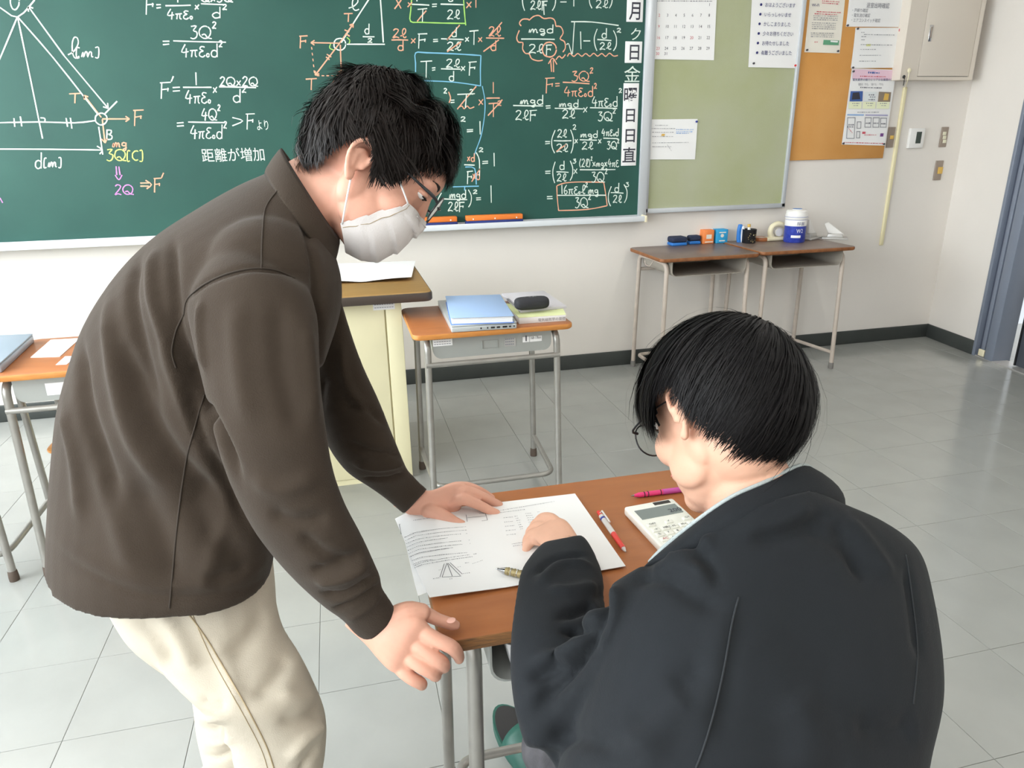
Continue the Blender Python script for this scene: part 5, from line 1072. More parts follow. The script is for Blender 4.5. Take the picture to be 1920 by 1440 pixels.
# ---- hair ----
def hair(h, name, parent, m, shell, bound, whorl, n=6000, width=.0011, seed=1, lift=.004, wave=.0, over=.02, length=(.09, .15), flow=None, clump=.5, fly=3.2):
    """cap under layers of tapered strands that run over the skull away from the whorl.
    shell(dirs)->radius, bound(az)->lowest elevation covered (radians), both in head space about (-.01,0,.03)"""
    r = np.random.RandomState(seed); C0 = np.array([-.01, 0, .035]); V = []; F = []
    def covered(d, extra=0.): az = math.degrees(abs(math.atan2(d[1], d[0]))); return math.asin(max(-1, min(1, d[2]))) > bound(az, 1 if d[1] >= 0 else -1)-extra
    # cap
    nu, nv = 96, 64; idx = {}
    for j in range(nv+1):
        th = math.pi*j/nv
        for i in range(nu): ph = 2*math.pi*i/nu; d = np.array([math.sin(th)*math.cos(ph), math.sin(th)*math.sin(ph), math.cos(th)]); idx[i, j] = len(V); V.append(tuple(h.w(*(C0+d*shell(d)*.955))))
    for j in range(nv):
        for i in range(nu):
            th = math.pi*(j+.5)/nv; ph = 2*math.pi*(i+.5)/nu; d = np.array([math.sin(th)*math.cos(ph), math.sin(th)*math.sin(ph), math.cos(th)])
            if covered(d): F.append((idx[i, j], idx[i, j+1], idx[(i+1) % nu, j+1], idx[(i+1) % nu, j]))
    wd = nrm(whorl); locks = [nrm(r.randn(3)) for _ in range(260)]; lk = np.array(locks); lo = r.randn(260)
    for s in range(n):
        d = nrm(r.randn(3)+(0, 0, .25)) if s % 5 else nrm(wd+r.randn(3)*.16)
        if not covered(d): continue
        q = int(np.argmax(lk@d)); L = r.uniform(*length)*(1+.15*lo[q]); st = 7; step = L/st; lf = lift*r.uniform(.1, 1.)*(1+.4*lo[q])*(fly if r.rand() < .012 else 1); pts = []; tw = r.uniform(-.12, .12)+.18*lo[q]*clump; root = d.copy(); lay = r.uniform(.965, 1.0)
        for k in range(st+1):
            R_ = shell(d)*lay; t = k/st
            pts.append(C0+d*(R_+lf*math.sin(min(1, t*1.2)*math.pi*.5)+wave*math.sin(t*7+lo[q]*5)))
            if not covered(d, over*(.4+.9*r.rand())): break
            g = d*(d@wd)-wd; g = nrm(g-d*(g@d)) if np.linalg.norm(g) > 1e-3 else nrm(np.cross(d, [0, 1, 0]))
            if flow is not None: g = nrm(g+flow(d)); g = nrm(g-d*(g@d))
            sd = np.cross(d, g); g = nrm(g+sd*tw); tgt = lk[q]-d*(lk[q]@d); 
            d = nrm(d+g*(step/max(.06, R_)))
        if len(pts) < 3: continue
        pts = [h.w(*p) for p in pts]; m_ = len(pts); n0 = len(V); wv = width*r.uniform(.7, 1.4)
        for k, p in enumerate(pts):
            t = nrm(pts[min(m_-1, k+1)]-pts[max(0, k-1)]); sd = nrm(np.cross(t, p-h.c)+r.randn(3)*.02*np.linalg.norm(p-h.c)); ww = wv*(1-.85*(k/(m_-1))**2)
            V.append(tuple(p-sd*ww)); V.append(tuple(p+sd*ww))
        for k in range(m_-1): a = n0+2*k; F.append((a, a+1, a+3, a+2))
    o = mesh_obj(name, V, F, M[m], parent, smooth=True); return tag(o, kind='stuff')
def interp(tab):
    xs, ys = zip(*tab); return lambda a, s=1: float(np.interp(a, xs, np.radians(ys)))

# =============== the standing man ===============
LAT = np.array([0.02, -1.0, 0.0])       # his right, towards the camera
def body_sections():
    rows = [((97, 1050), (511, 1060), 1.13, 1.12, .152), ((98, 960), (520, 985), 1.14, 1.10, .150), ((103, 850), (545, 880), 1.14, 1.09, .136), ((118, 740), (575, 780), 1.13, 1.08, .145), ((152, 630), (605, 690), 1.12, 1.08, .155),
            ((212, 525), (628, 620), 1.10, 1.08, .165), ((290, 445), (640, 570), 1.09, 1.07, .168), ((372, 388), (640, 525), 1.08, 1.07, .150), ((440, 350), (632, 490), 1.08, 1.07, .120), ((492, 325), (622, 462), 1.08, 1.07, .09), ((515, 312), (612, 430), 1.08, 1.07, .075)]
    return [pring(a, b, da, db, LAT*w_, 2.3) for a, b, da, db, w_ in rows]
near_arm = [((455, 440), (560, 530), .98, 1.), ((400, 480), (580, 540), .95, 1.), ((352, 560), (596, 590), .93, .75), ((358, 640), (600, 640), .92, .72), ((385, 740), (603, 730), .91, .72), ((408, 830), (612, 810), .91, .74), ((432, 910), (625, 880), .92, .78), ((468, 985), (648, 945), .93, .85), ((512, 1045), (676, 1000), .945, .9), ((560, 1098), (700, 1052), .955, .95), ((606, 1140), (716, 1088), .965, 1.), ((640, 1164), (716, 1100), .975, 1.), ((662, 1188), (733, 1124), .985, .9), ((690, 1211), (749, 1149), .995, .9), ((693, 1214), (752, 1152), .997, .8)]
far_arm = [((560, 480), (640, 560), 1.20, 1.), ((560, 560), (652, 600), 1.24, .8), ((570, 650), (680, 680), 1.25, .8), ((585, 730), (708, 745), 1.26, .8), ((600, 795), (732, 805), 1.27, .85), ((618, 842), (752, 850), 1.285, .9), ((650, 886), (766, 880), 1.30, .95), ((690, 915), (776, 890), 1.315, 1.), ((722, 938), (786, 902), 1.33, .9), ((757, 966), (803, 917), 1.345, .9)]
man = None
HM = Head(P(691, 326, 1.07), camv(.77, -.60, .20), camv(.60, .78, .03), 1.0)
neck = loft([(P(*c, d), np.asarray(u_)*r_, np.asarray(v_)*r_*.92, 2) for c, d, r_ in (((500, 430), 1.08, .075), ((545, 392), 1.08, .066), ((590, 362), 1.08, .062), ((635, 335), 1.075, .060), ((672, 312), 1.07, .058)) for u_, v_ in ((camv(-.55, .83, 0), LAT),)], 24, 4)
Vh, Fh, Nh = remesh(head_parts(HM)+ear_parts(HM, -1, .86, x0=-.009, z0=-.006, y0=.073)+ear_parts(HM, 1, .86, z0=.008, y0=.073)+[neck], .0026, 7, .5)
# hands: (pixel, depth) joints with radii
def jp(*a): return [P(x, y, d) for x, y, d in a]
rh = [  # his right hand, on the desk corner
 loft([(P(672, 1148, .995), camv(.66, .75, 0)*.026, camv(.2, -.2, 1)*.021, 2), (P(712, 1176, .995), camv(.64, .77, 0)*.030, camv(.2, -.2, 1)*.020, 2.2), (P(738, 1192, .987), camv(.56, .83, 0)*.038, camv(.2, -.2, 1)*.019, 2.3), (P(760, 1207, .983), camv(.50, .86, 0)*.0425, camv(.2, -.2, 1)*.0165, 2.5), (P(776, 1217, .984), camv(.47, .88, 0)*.0405, camv(.2, -.2, 1)*.0125, 2.5), (P(790, 1225, .986), camv(.47, .88, 0)*.036, camv(.2, -.2, 1)*.008, 2.5)], 20, 4),
 tube(jp((735, 1163, .99), (765, 1150, .99), (790, 1148, .995)), [.018, .017, .013], 12, True, 3, round_ends=True),
 finger(jp((762, 1152, .99), (793, 1150, 1.0), (822, 1162, 1.01), (846, 1170, 1.018), (854, 1172, 1.02)), [.0125, .0108, .0092, .0088, .0072]),
 finger(jp((765, 1188, .994), (791, 1187, .984), (822, 1201, .980), (848, 1214, .984), (859, 1228, 1.0), (861, 1236, 1.012)), [.0095, .0114, .0104, .0102, .0090, .0072]),
 finger(jp((757, 1204, .994), (779, 1209, .981), (806, 1227, .977), (827, 1241, .982), (833, 1250, .998), (831, 1252, 1.012)), [.0095, .0114, .0104, .0102, .0090, .0072]),
 finger(jp((748, 1221, .994), (767, 1233, .981), (791, 1250, .977), (811, 1261, .982), (817, 1267, .996), (813, 1268, 1.01)), [.0092, .0110, .0100, .0098, .0086, .0070]),
 finger(jp((738, 1236, .996), (752, 1254, .984), (771, 1271, .981), (787, 1280, .986), (791, 1284, .998), (787, 1284, 1.008)), [.0085, .0102, .0094, .0090, .0080, .0066])]
lh = [  # his left hand, flat on the worksheet
 loft([(P(752, 928, 1.345), camv(.60, .80, 0)*.026, camv(0, -.3, 1)*.018, 2), (P(790, 945, 1.35), camv(.42, .88, 0)*.029, camv(0, -.3, 1)*.018, 2.2), (P(822, 944, 1.355), camv(.30, .92, 0)*.036, camv(0, -.3, 1)*.017, 2.3), (P(850, 937, 1.36), camv(.20, .94, 0)*.034, camv(0, -.3, 1)*.015, 2.4), (P(868, 931, 1.36), camv(.18, .94, 0)*.026, camv(0, -.3, 1)*.012, 2.4)], 20, 4),
 finger(jp((805, 958, 1.34), (828, 967, 1.335), (854, 981, 1.325), (876, 990, 1.322), (885, 993, 1.322)), [.016, .0145, .0115, .0105, .0085]),
 finger(jp((846, 944, 1.355), (868, 936, 1.345), (896, 946, 1.345), (918, 957, 1.35), (931, 962, 1.352)), [.012, .0118, .0100, .0090, .0078]),
 finger(jp((848, 930, 1.36), (872, 921, 1.355), (902, 930, 1.362), (924, 941, 1.375), (936, 946, 1.38)), [.012, .0118, .0098, .0088, .0076]),
 finger(jp((844, 922, 1.37), (864, 914, 1.375), (890, 917, 1.385), (910, 926, 1.40), (922, 934, 1.405)), [.011, .0108, .0092, .0082, .0072]),
 finger(jp((838, 918, 1.38), (856, 912, 1.39), (876, 911, 1.40), (892, 915, 1.415)), [.010, .0095, .0082, .0072])]
Vr, Fr_, Nr = remesh(rh, .0016, 6, .5); Vl, Fl_, Nl = remesh(lh, .0018, 5, .5)
# hidden torso, arms and legs of the body
core = [loft([(c, u*.80, v*.80, e) for c, u, v, e in body_sections()[1:]], 20, 2), limb([((a[0]*.85+b_[0]*.15, a[1]*.85+b_[1]*.15), (a[0]*.15+b_[0]*.85, a[1]*.15+b_[1]*.85), d, k*.7) for a, b_, d, k in near_arm[:-1]], 2, 14), limb([((a[0]*.85+b_[0]*.15, a[1]*.85+b_[1]*.15), (a[0]*.15+b_[0]*.85, a[1]*.15+b_[1]*.85), d, k*.7) for a, b_, d, k in far_arm[:-1]], 2, 14)]
kn = P(522, 1395, 1.10); an = kn+np.array([-.10, -.02, 0])
an[2] = .10; kf = P(455, 1400, 1.32); af = kf+np.array([-.08, .02, 0]); af[2] = .10
def wring(c, u, v, e=2.0): return (np.asarray(c, float), np.asarray(u, float), np.asarray(v, float), e)
def leg_low(k, a, r0, r1):
    out = []
    for t in (.25, .5, .75, 1.0): c = k*(1-t)+a*t; r = r0*(1-t)+r1*t; out.append(wring(c, (r, 0, 0), (0, -r*.9, 0)))
    return out
def leg_rows(rows, k, a, r0, r1): return [pring(A, B, d, d, LAT*w_, 2.1) for A, B, d, w_ in rows]+leg_low(k, a, r0, r1)
near_leg = [((228, 1060), (510, 1060), 1.12, .08), ((222, 1120), (520, 1140), 1.11, .085), ((258, 1180), (534, 1195), 1.095, .09), ((318, 1240), (565, 1250), 1.07, .092), ((368, 1290), (592, 1300), 1.075, .085), ((412, 1335), (612, 1348), 1.085, .08), ((434, 1395), (610, 1400), 1.10, .078), ((440, 1450), (600, 1450), 1.12, .075)]
far_leg = [((260, 1060), (500, 1060), 1.26, .09), ((290, 1170), (512, 1160), 1.28, .09), ((345, 1250), (520, 1240), 1.30, .08), ((362, 1310), (520, 1310), 1.31, .075), ((370, 1370), (520, 1380), 1.32, .072), ((384, 1440), (520, 1440), 1.335, .07)]
hip = loft([pring((150, 980), (500, 990), 1.16, 1.15, LAT*.15), pring((190, 1060), (512, 1060), 1.16, 1.15, LAT*.155), pring((230, 1130), (518, 1130), 1.16, 1.15, LAT*.15), pring((300, 1190), (520, 1190), 1.17, 1.16, LAT*.13)], 24, 4)
nl = loft(leg_rows(near_leg, kn, an, .075, .062), 28, 4); fl = loft(leg_rows(far_leg, kf, af, .072, .060), 28, 4)
sh = []
for a in (an, af): sh.append(loft([wring(a+np.array([x, 0, z-.10]), (0, w_, 0), (0, 0, h_)) for x, z, w_, h_ in ((-.07, .04, .028, .035), (-.02, .05, .036, .045), (.06, .04, .043, .036), (.13, .03, .045, .026), (.18, .022, .03, .018))], 18, 3))
core_legs = [loft([(c, u*.85, v*.85, e) for c, u, v, e in leg_rows(near_leg, kn, an, .06, .04)], 16, 2), loft([(c, u*.85, v*.85, e) for c, u, v, e in leg_rows(far_leg, kf, af, .06, .04)], 16, 2)]+sh
Vc, Fc, Nc = remesh(core+core_legs, .014, 2)
Vc = Vc-Nc*.012
V = np.concatenate([Vh, Vr, Vl, Vc]); F = list(Fh)+[tuple(i+len(Vh) for i in f) for f in Fr_]+[tuple(i+len(Vh)+len(Vr) for i in f) for f in Fl_]+[tuple(i+len(Vh)+len(Vr)+len(Vl) for i in f) for f in Fc]
man = mesh_obj('person', V, F, M['skin'], smooth=True, origin=(float(an[0]), float(an[1]+.1), 0))
tag(man, 'standing man in brown sweatshirt, beige trousers, glasses and white mask, bending over the desk', 'person')
# nails
def nail(c, n, u, w_, l, par, m='nail'):
    n = nrm(n); u = nrm(np.asarray(u)-n*(np.asarray(u)@n)); s = np.cross(n, u); v, f = ell(c, (l, w_, .0012), [u, s, n], 12, 8); mesh_obj('nail', v, f, M[m], par, smooth=True)
nail(P(846, 1163, 1.008), camv(0, .9, -.5), P(856, 1169, 1.02)-P(836, 1162, 1.01), .0055, .007, man)
nail(P(879, 985, 1.313), camv(.1, .8, -.6), P(888, 990, 1.32)-P(866, 982, 1.32), .0062, .0078, man)
# sweatshirt
tw = [loft(body_sections(), 36, 4), limb(near_arm, 4, 26), limb(far_arm, 4, 22), ell(P(500, 520, .99), (.085, .085, .075), [_R, _U, _fw]), ell(P(560, 500, 1.19), (.06, .06, .07), [_R, _U, _fw]), limb([((355, 540), (590, 520), .99, .5), ((330, 620), (598, 620), 1.0, .5), ((350, 720), (600, 720), 1.03, .5)], 3, 20)]
Vs, Fs_, Ns = remesh(tw, .0050, 7, .6)
fs = [ # (polyline, radius, amplitude)
 ([(262, 480), (250, 560), (270, 680), (300, 780)], .014, -.007), ([(292, 470), (290, 560), (320, 660), (350, 700)], .012, .006), ([(325, 450), (330, 560), (335, 620), (360, 690)], .010, -.005),
 ([(150, 640), (160, 760), (200, 880), (220, 960)], .018, -.008), ([(118, 760), (140, 860), (150, 980)], .016, .005), ([(205, 560), (215, 700), (250, 820), (330, 930)], .018, .007), ([(228, 640), (270, 760), (340, 870), (430, 960)], .018, -.010),
 ([(330, 640), (380, 740), (420, 830), (450, 900)], .012, -.012), ([(300, 640), (350, 760), (410, 880)], .013, .006), ([(345, 700), (372, 800), (420, 900), (470, 990)], .010, -.010),
 ([(250, 900), (300, 1000), (330, 1100)], .022, -.006), ([(180, 860), (220, 980), (260, 1080)], .020, .005), ([(420, 980), (400, 1040), (380, 1110)], .015, .004), ([(350, 900), (400, 1000), (470, 1060)], .02, -.006), ([(470, 1060), (430, 1080), (380, 1085)], .012, -.004),
 ([(350, 560), (385, 530), (430, 512), (480, 503), (560, 515)], .006, -.004), ([(375, 560), (372, 620), (385, 700)], .008, .004), ([(440, 560), (445, 680), (470, 800)], .018, .004), ([(520, 560), (530, 700), (560, 820)], .016, -.004), ([(575, 600), (585, 700), (590, 800)], .012, .004),
 ([(590, 520), (600, 640), (606, 760)], .009, -.006), ([(560, 380), (590, 480), (600, 600)], .010, -.006),
 ([(560, 1000), (610, 1040), (660, 1050)], .010, -.005), ([(590, 1090), (640, 1085), (690, 1060)], .009, .006), ([(580, 1070), (620, 1065), (680, 1035)], .009, -.006), ([(600, 1115), (650, 1115), (705, 1080)], .007, -.007), ([(625, 1145), (665, 1130), (712, 1098)], .006, -.005), ([(650, 1165), (690, 1140), (716, 1110)], .005, .003),
 ([(500, 960), (550, 980), (620, 970)], .013, -.005), ([(470, 900), (530, 920), (600, 890)], .014, .004),
 ([(640, 760), (690, 770), (730, 800)], .010, -.005), ([(650, 830), (700, 850), (750, 850)], .008, -.005), ([(660, 870), (710, 880), (765, 868)], .007, .005), ([(680, 900), (730, 900), (775, 880)], .006, -.005), ([(640, 640), (650, 720), (700, 790)], .010, .004),
 ([(135, 1055), (240, 1105), (330, 1120), (450, 1108), (500, 1080)], .005, -.0016), ([(100, 1010), (220, 1075), (330, 1098), (450, 1085), (505, 1050)], .010, .002)]
fs = [(p, r*.86, a*1.55) for p, r, a in fs]; Vs2 = folds(Vs, Fs_, Ns, fs); Vs2 += Ns*vnoise(Vs2, 22, .0016, 3)[:, None]
sw = mesh_obj('sweatshirt', Vs2, Fs_, M['sweat'], man, smooth=True)
for px in ([(345, 590), (352, 560), (385, 532), (430, 512), (480, 503), (520, 508), (553, 522)], [(490, 505), (492, 440), (498, 390), (520, 358)], [(345, 590), (330, 620), (322, 660), (330, 690)], [(383, 740), (350, 860), (333, 980), (318, 1140)]): seam('seam_line', Vs2, Fs_, px, .0013, 'sweats', sw)
# collar: thick folded band around the neck
def band(ring_lo, ring_hi, thick, n=48, arc_=(0, 1)):
    V = []; F = []; L = []
    for c, u, v in (ring_lo, ring_hi, (ring_hi[0], ring_hi[1]*(1-thick), ring_hi[2]*(1-thick)), (ring_lo[0], ring_lo[1]*(1-thick), ring_lo[2]*(1-thick))):
        for i in range(n+1):
            t = 2*math.pi*(arc_[0]+(arc_[1]-arc_[0])*i/n); V.append(np.asarray(c)+np.asarray(u)*math.cos(t)+np.asarray(v)*math.sin(t))
    m_ = n+1
    for k in range(4):
        for i in range(n): a = k*m_+i; b_ = ((k+1) % 4)*m_+i; F.append((a, a+1, b_+1, b_))
    F.append((0, m_, 2*m_, 3*m_)); F.append((n, 3*m_+n, 2*m_+n, m_+n)); return V, F
def two(a, b, d): A, B = P(*a, d), P(*b, d); return (A+B)/2, (B-A)/2
cl, ul = two((492, 322), (628, 500), 1.07); chh, uh = two((527, 272), (640, 448), 1.075)
v, f = band((cl, ul*1.0, LAT*.092), (chh, uh, LAT*.070), .07)
co = mesh_obj('collar', v, f, M['sweat'], sw); sb = co.modifiers.new('s', 'SUBSURF'); sb.levels = sb.render_levels = 1; bv = co.data; bv.polygons.foreach_set('use_smooth', [True]*len(bv.polygons))
# trousers
Vp, Fp, Np = remesh([hip, nl, fl], .0062, 4, .5)
fp = [([(250, 1160), (300, 1210), (325, 1250)], .012, -.005), ([(290, 1140), (330, 1190), (370, 1260)], .013, .006), ([(400, 1200), (430, 1270), (450, 1330)], .012, .004),
 ([(500, 1150), (460, 1210), (430, 1230)], .014, -.004), ([(540, 1230), (500, 1290), (470, 1300)], .014, -.005), ([(600, 1330), (560, 1350), (520, 1350)], .011, -.005), ([(608, 1360), (570, 1390), (540, 1430)], .010, .006), ([(600, 1400), (575, 1430), (560, 1460)], .008, -.006), ([(520, 1300), (560, 1310), (590, 1300)], .013, .004),
 ([(375, 1310), (400, 1320), (425, 1325)], .006, -.004), ([(372, 1345), (400, 1350), (430, 1345)], .006, .004), ([(375, 1365), (400, 1368), (432, 1362)], .006, -.005), ([(378, 1390), (405, 1395), (435, 1385)], .006, .004), ([(382, 1415), (405, 1420), (435, 1410)], .006, -.005)]
fp = [(p, r*.9, a*1.5) for p, r, a in fp]; Vp2 = folds(Vp, Fp, Np, fp); Vp2 += Np*vnoise(Vp2, 24, .0014, 5)[:, None]
tr_ = mesh_obj('trousers', Vp2, Fp, M['pants'], man, smooth=True)
seam('seam_line', Vp2, Fp, [(352, 1150), (368, 1170), (395, 1210), (430, 1270), (470, 1340), (500, 1400), (515, 1445)], .0012, 'pseam', tr_); seam('seam_line', Vp2, Fp, [(360, 1150), (390, 1220), (425, 1285), (462, 1350), (490, 1405), (503, 1445)], .0006, 'pseam', tr_)
for a in (an, af):
    v, f = loft([wring(a+np.array([x, 0, z-.10]), (0, w_, 0), (0, 0, h_), 2.4) for x, z, w_, h_ in ((-.085, .04, .030, .036), (-.03, .05, .042, .048), (.06, .042, .049, .040), (.14, .034, .050, .030), (.195, .026, .034, .022))], 20, 3)
    v = [(x, y, max(.001, z)) for x, y, z in v]; mesh_obj('shoe', v, f, M['whitep'], man, smooth=True)
# hair of the standing man
def shell_m(d):
    a, b, c = .110, .089, .110; r = 1/math.sqrt((d[0]/a)**2+(d[1]/b)**2+(d[2]/c)**2)
    return r+.012*max(0, d[0])*max(0, d[2]+.4)+.006*max(0, d[2])*(1-d[0]**2)+.003*math.sin(9*d[0]+2)*math.cos(7*d[1]+1)-.012*math.exp(-((d[0]-.12)/.10)**2)*max(0, d[2])
bm_ = interp([(0, 20), (25, 20), (40, 10), (52, -8), (62, -24), (70, -28), (79, -20), (86, -6), (95, -3), (104, -6), (114, -24), (128, -44), (150, -50), (180, -50)])
hr = hair(HM, 'hair', man, 'hairb', shell_m, bm_, (-.55, -.1, .85), n=15000, width=.0010, seed=2, lift=.011, over=.12, length=(.022, .055), clump=2.4, wave=.0018, fly=1.3)
# eyes and brows
for s in (-1, 1):
    ey = mesh_obj('eye', *HM.ell(.079, s*.031, .0195, .0105, .0115, .0045), M['eye'], man, smooth=True)
    mesh_obj('iris', *HM.ell(.0875, s*.031, .0185, .0025, .0045, .0032), M['iris'], ey, smooth=True)
    mesh_obj('eyelid', *HM.ell(.0795, s*.031, .0235, .0115, .0140, .0055), M['skin'], man, smooth=True)
    mesh_obj('eyelash', *HM.tube([(.084, s*.019, .0185), (.0915, s*.030, .0195), (.085, s*.044, .0185)], [.0008, .0013, .0010], 6, 3), M['hairb'], man, smooth=True)
    mesh_obj('eyebrow', *HM.tube([(.094, s*.014, .041), (.094, s*.030, .046), (.083, s*.048, .044)], [.0022, .0034, .0018], 8, 3), M['hairb'], man, smooth=True)
# glasses
gl = MB(); 
def loop(h, cx, cy, cz, rx, rz, n=28, tilt=0.): return [h.w(cx-tilt*abs(math.cos(t))*.2+(-.10*abs(cy+rx*math.cos(t))**1*.6), cy+rx*math.cos(t), cz+rz*(abs(math.sin(t))**.8)*math.copysign(1, math.sin(t))) for t in np.linspace(0, 2*math.pi, n+1)]
g0 = None
for s in (-1, 1):
    v, f = tube(loop(HM, .112, s*.034, .018, .027, .019), .0014, 8)
    if g0 is None: g0 = mesh_obj('glasses', v, f, M['blackp'], man, smooth=True)
    else: mesh_obj('rim', v, f, M['blackp'], g0, smooth=True)
    L = loop(HM, .112, s*.034, .018, .0265, .0185)[:-1]; q = HM.A[0]*.0008; mesh_obj('lens', [p-q for p in L]+[p+q for p in L], [tuple(range(len(L)-1, -1, -1)), tuple(range(len(L), 2*len(L)))]+[(i, (i+1) % len(L), len(L)+(i+1) % len(L), len(L)+i) for i in range(len(L))], M['glass'], g0)
    mesh_obj('temple', *HM.tube([(.107, s*.063, .022), (.098, s*.072, .024), (.06, s*.078, .025), (.012, s*.081, .028), (-.004, s*.083, .026)], [.0024, .0026, .0018, .0014, .0014], 8, 3), M['blackp'], g0, smooth=True)
mesh_obj('bridge', *HM.tube([(.111, -.009, .024), (.115, 0, .027), (.111, .009, .024)], .0014, 8, 3), M['blackp'], g0, smooth=True)
# mask: pleated cloth from nose to chin
_bt = BVHTree.FromPolygons([Vector(p) for p in Vh], Fh); VhM = Vh
def _ip(t, tab): xs = np.linspace(0, 1, len(tab)); return np.array([np.interp(t, xs, [q[k] for q in tab]) for k in range(len(tab[0]))])
def mask_pt(a, b, o=0.):
    """a -1..1 across (right to left), b 0..1 from nose to chin"""
    c = _ip(b, [(.096, -.002), (.108, -.020), (.106, -.045), (.098, -.074), (.086, -.096), (.067, -.110), (.044, -.115)]); sd = _ip(b, [(.072, .054, -.004), (.060, .059, -.024), (.046, .061, -.046), (.031, .060, -.068), (.018, .052, -.088)])
    k = abs(a); bb = b+.10*k*k; pl = .0052*((bb*4.2) % 1.)**1.5*(1-.5*k**3)*min(1, b*6)*min(1, (1-b)*5)
    x = c[0]+(sd[0]-c[0])*k**1.9+pl; y = math.copysign(sd[1]*math.sin(k*math.pi/2)**.9, a); z = c[1]+(sd[2]-c[1])*k**1.6
    p = HM.w(x, y, z); cen = HM.w(.01, 0, z); d = nrm(p-cen); h = _bt.ray_cast(Vector(cen+d*.16), Vector(-d))
    if h[0] is not None:
        R_ = np.linalg.norm(np.array(h[0])-cen)
        if np.linalg.norm(p-cen) < R_+.003: p = cen+d*(R_+.003)
    return p+d*o
V = []; F = []; na, nb = 32, 60
for o_ in (0, .0016):
    for j in range(nb+1):
        for i in range(na+1): V.append(mask_pt(-1+2*i/na, j/nb, o_))
NN = (na+1)*(nb+1)
for j in range(nb):
    for i in range(na): a = j*(na+1)+i; F.append((a, a+1, a+na+2, a+na+1)); F.append((NN+a, NN+a+na+1, NN+a+na+2, NN+a+1))
rim = [i for i in range(na+1)]+[j*(na+1)+na for j in range(1, nb+1)]+[nb*(na+1)+i for i in range(na-1, -1, -1)]+[j*(na+1) for j in range(nb-1, 0, -1)]
for k in range(len(rim)): q = rim[k]; r_ = rim[(k+1) % len(rim)]; F.append((q, r_, NN+r_, NN+q))
mk = mesh_obj('face_mask', V, F, M['mask'], man, smooth=True); mk.data.set_sharp_from_angle(angle=math.radians(50))
for s in (-1, 1):
    for b_, ez, ex in ((.02, .032, .010), (.98, -.012, -.014)):
        p0 = mask_pt(s*.97, b_, .002); e_ = HM.w(ex, s*.080, ez); mid = (p0+e_)/2+HM.A[1]*s*.004
        v, f = tube([p0, mid, e_], .0013, 8, True, 4); mesh_obj('ear_loop', v, f, M['cord'], mk, smooth=True)
for s in (-1, 1):
    v, f = tube([mask_pt(s*.90, b_, .0016) for b_ in np.linspace(.02, .98, 12)], .0006, 5); mesh_obj('edge_seam', v, f, M['pseam'], mk)
v, f = tube([mask_pt(-.45+.05*i, .06, .0022) for i in range(19)], .0014, 6, True); mesh_obj('nose_wire', v, f, M['mask'], mk, smooth=True)
# =============== the seated man ===============
HS = Head(P(1352, 800, .93), camv(-.50, -.40, .78), camv(-.10, .92, .38), 1.0)
HS.c = P(1352, 790, .95)
nk2 = loft([(P(*c, d), camv(.93, .36, 0)*r_, camv(0, -.3, 1)*r_*.95, 2) for c, d, r_ in (((1440, 1010), .92, .07), ((1425, 965), .925, .062), ((1400, 915), .935, .058), ((1378, 860), .945, .058))], 24, 4)
Vh, Fh, Nh = remesh(head_parts(HS)+ear_parts(HS, 1, 1.0)+ear_parts(HS, -1, 1.0)+[nk2, HS.ell(-.02, 0, -.035, .060, .056, .06), HS.ell(.0, 0, -.055, .050, .046, .04)], .0026, 12, .6)
sh_ = [  # his left hand, a loose fist writing on the worksheet
 loft([(P(1060, 1035, 1.17), camv(.9, .42, 0)*.030, camv(0, -.2, 1)*.024, 2), (P(1045, 1008, 1.20), camv(.9, .42, 0)*.031, camv(0, -.2, 1)*.024, 2.2), (P(1028, 992, 1.23), camv(.88, .46, 0)*.034, camv(0, -.2, 1)*.024, 2.3), (P(1015, 984, 1.25), camv(.88, .46, 0)*.030, camv(0, -.2, 1)*.020, 2.4)], 20, 4),
 finger(jp((1036, 984, 1.24), (1018, 978, 1.26), (1004, 984, 1.265), (998, 996, 1.262)), [.011, .0108, .0098, .008]), finger(jp((1028, 992, 1.235), (1010, 988, 1.252), (996, 996, 1.255), (992, 1008, 1.25)), [.011, .0108, .0098, .008]),
 finger(jp((1020, 1002, 1.23), (1002, 1000, 1.243), (990, 1010, 1.242), (987, 1022, 1.238)), [.0105, .010, .0092, .0078]), finger(jp((1014, 1014, 1.22), (999, 1013, 1.23), (989, 1024, 1.23), (986, 1034, 1.228)), [.0095, .009, .0082, .0072]), finger(jp((1048, 988, 1.23), (1034, 974, 1.25), (1018, 972, 1.27), (1008, 980, 1.28)), [.012, .0115, .0105, .009])]
Vr, Fr_, Nr = remesh(sh_, .002, 3)
TB = camv(0, -.35, .94)
def bk(A, B, dA, dB, w_, e=2.3): return pring(A, B, dA, dB, TB*w_, e)
tor = [bk((1330, 985), (1520, 925), .90, .93, .065), bk((1282, 1015), (1560, 945), .90, .95, .085), bk((1225, 1060), (1640, 980), .90, .97, .105), bk((1170, 1115), (1700, 1035), .89, .97, .125), bk((1135, 1180), (1722, 1120), .88, .95, .14), bk((1110, 1260), (1736, 1215), .86, .92, .15), bk((1085, 1340), (1735, 1310), .84, .89, .155), bk((1050, 1430), (1706, 1420), .82, .86, .16), bk((1030, 1550), (1690, 1540), .80, .83, .16), bk((1010, 1720), (1690, 1700), .77, .80, .16), bk((1000, 1900), (1690, 1900), .74, .77, .15)]
la = [((1205, 1060), (1330, 1180), .90, .9), ((1130, 1110), (1290, 1280), .885, .8), ((1078, 1190), (1230, 1380), .88, .75), ((1020, 1290), (1150, 1440), .885, .8), ((985, 1350), (1080, 1500), .90, .9)]
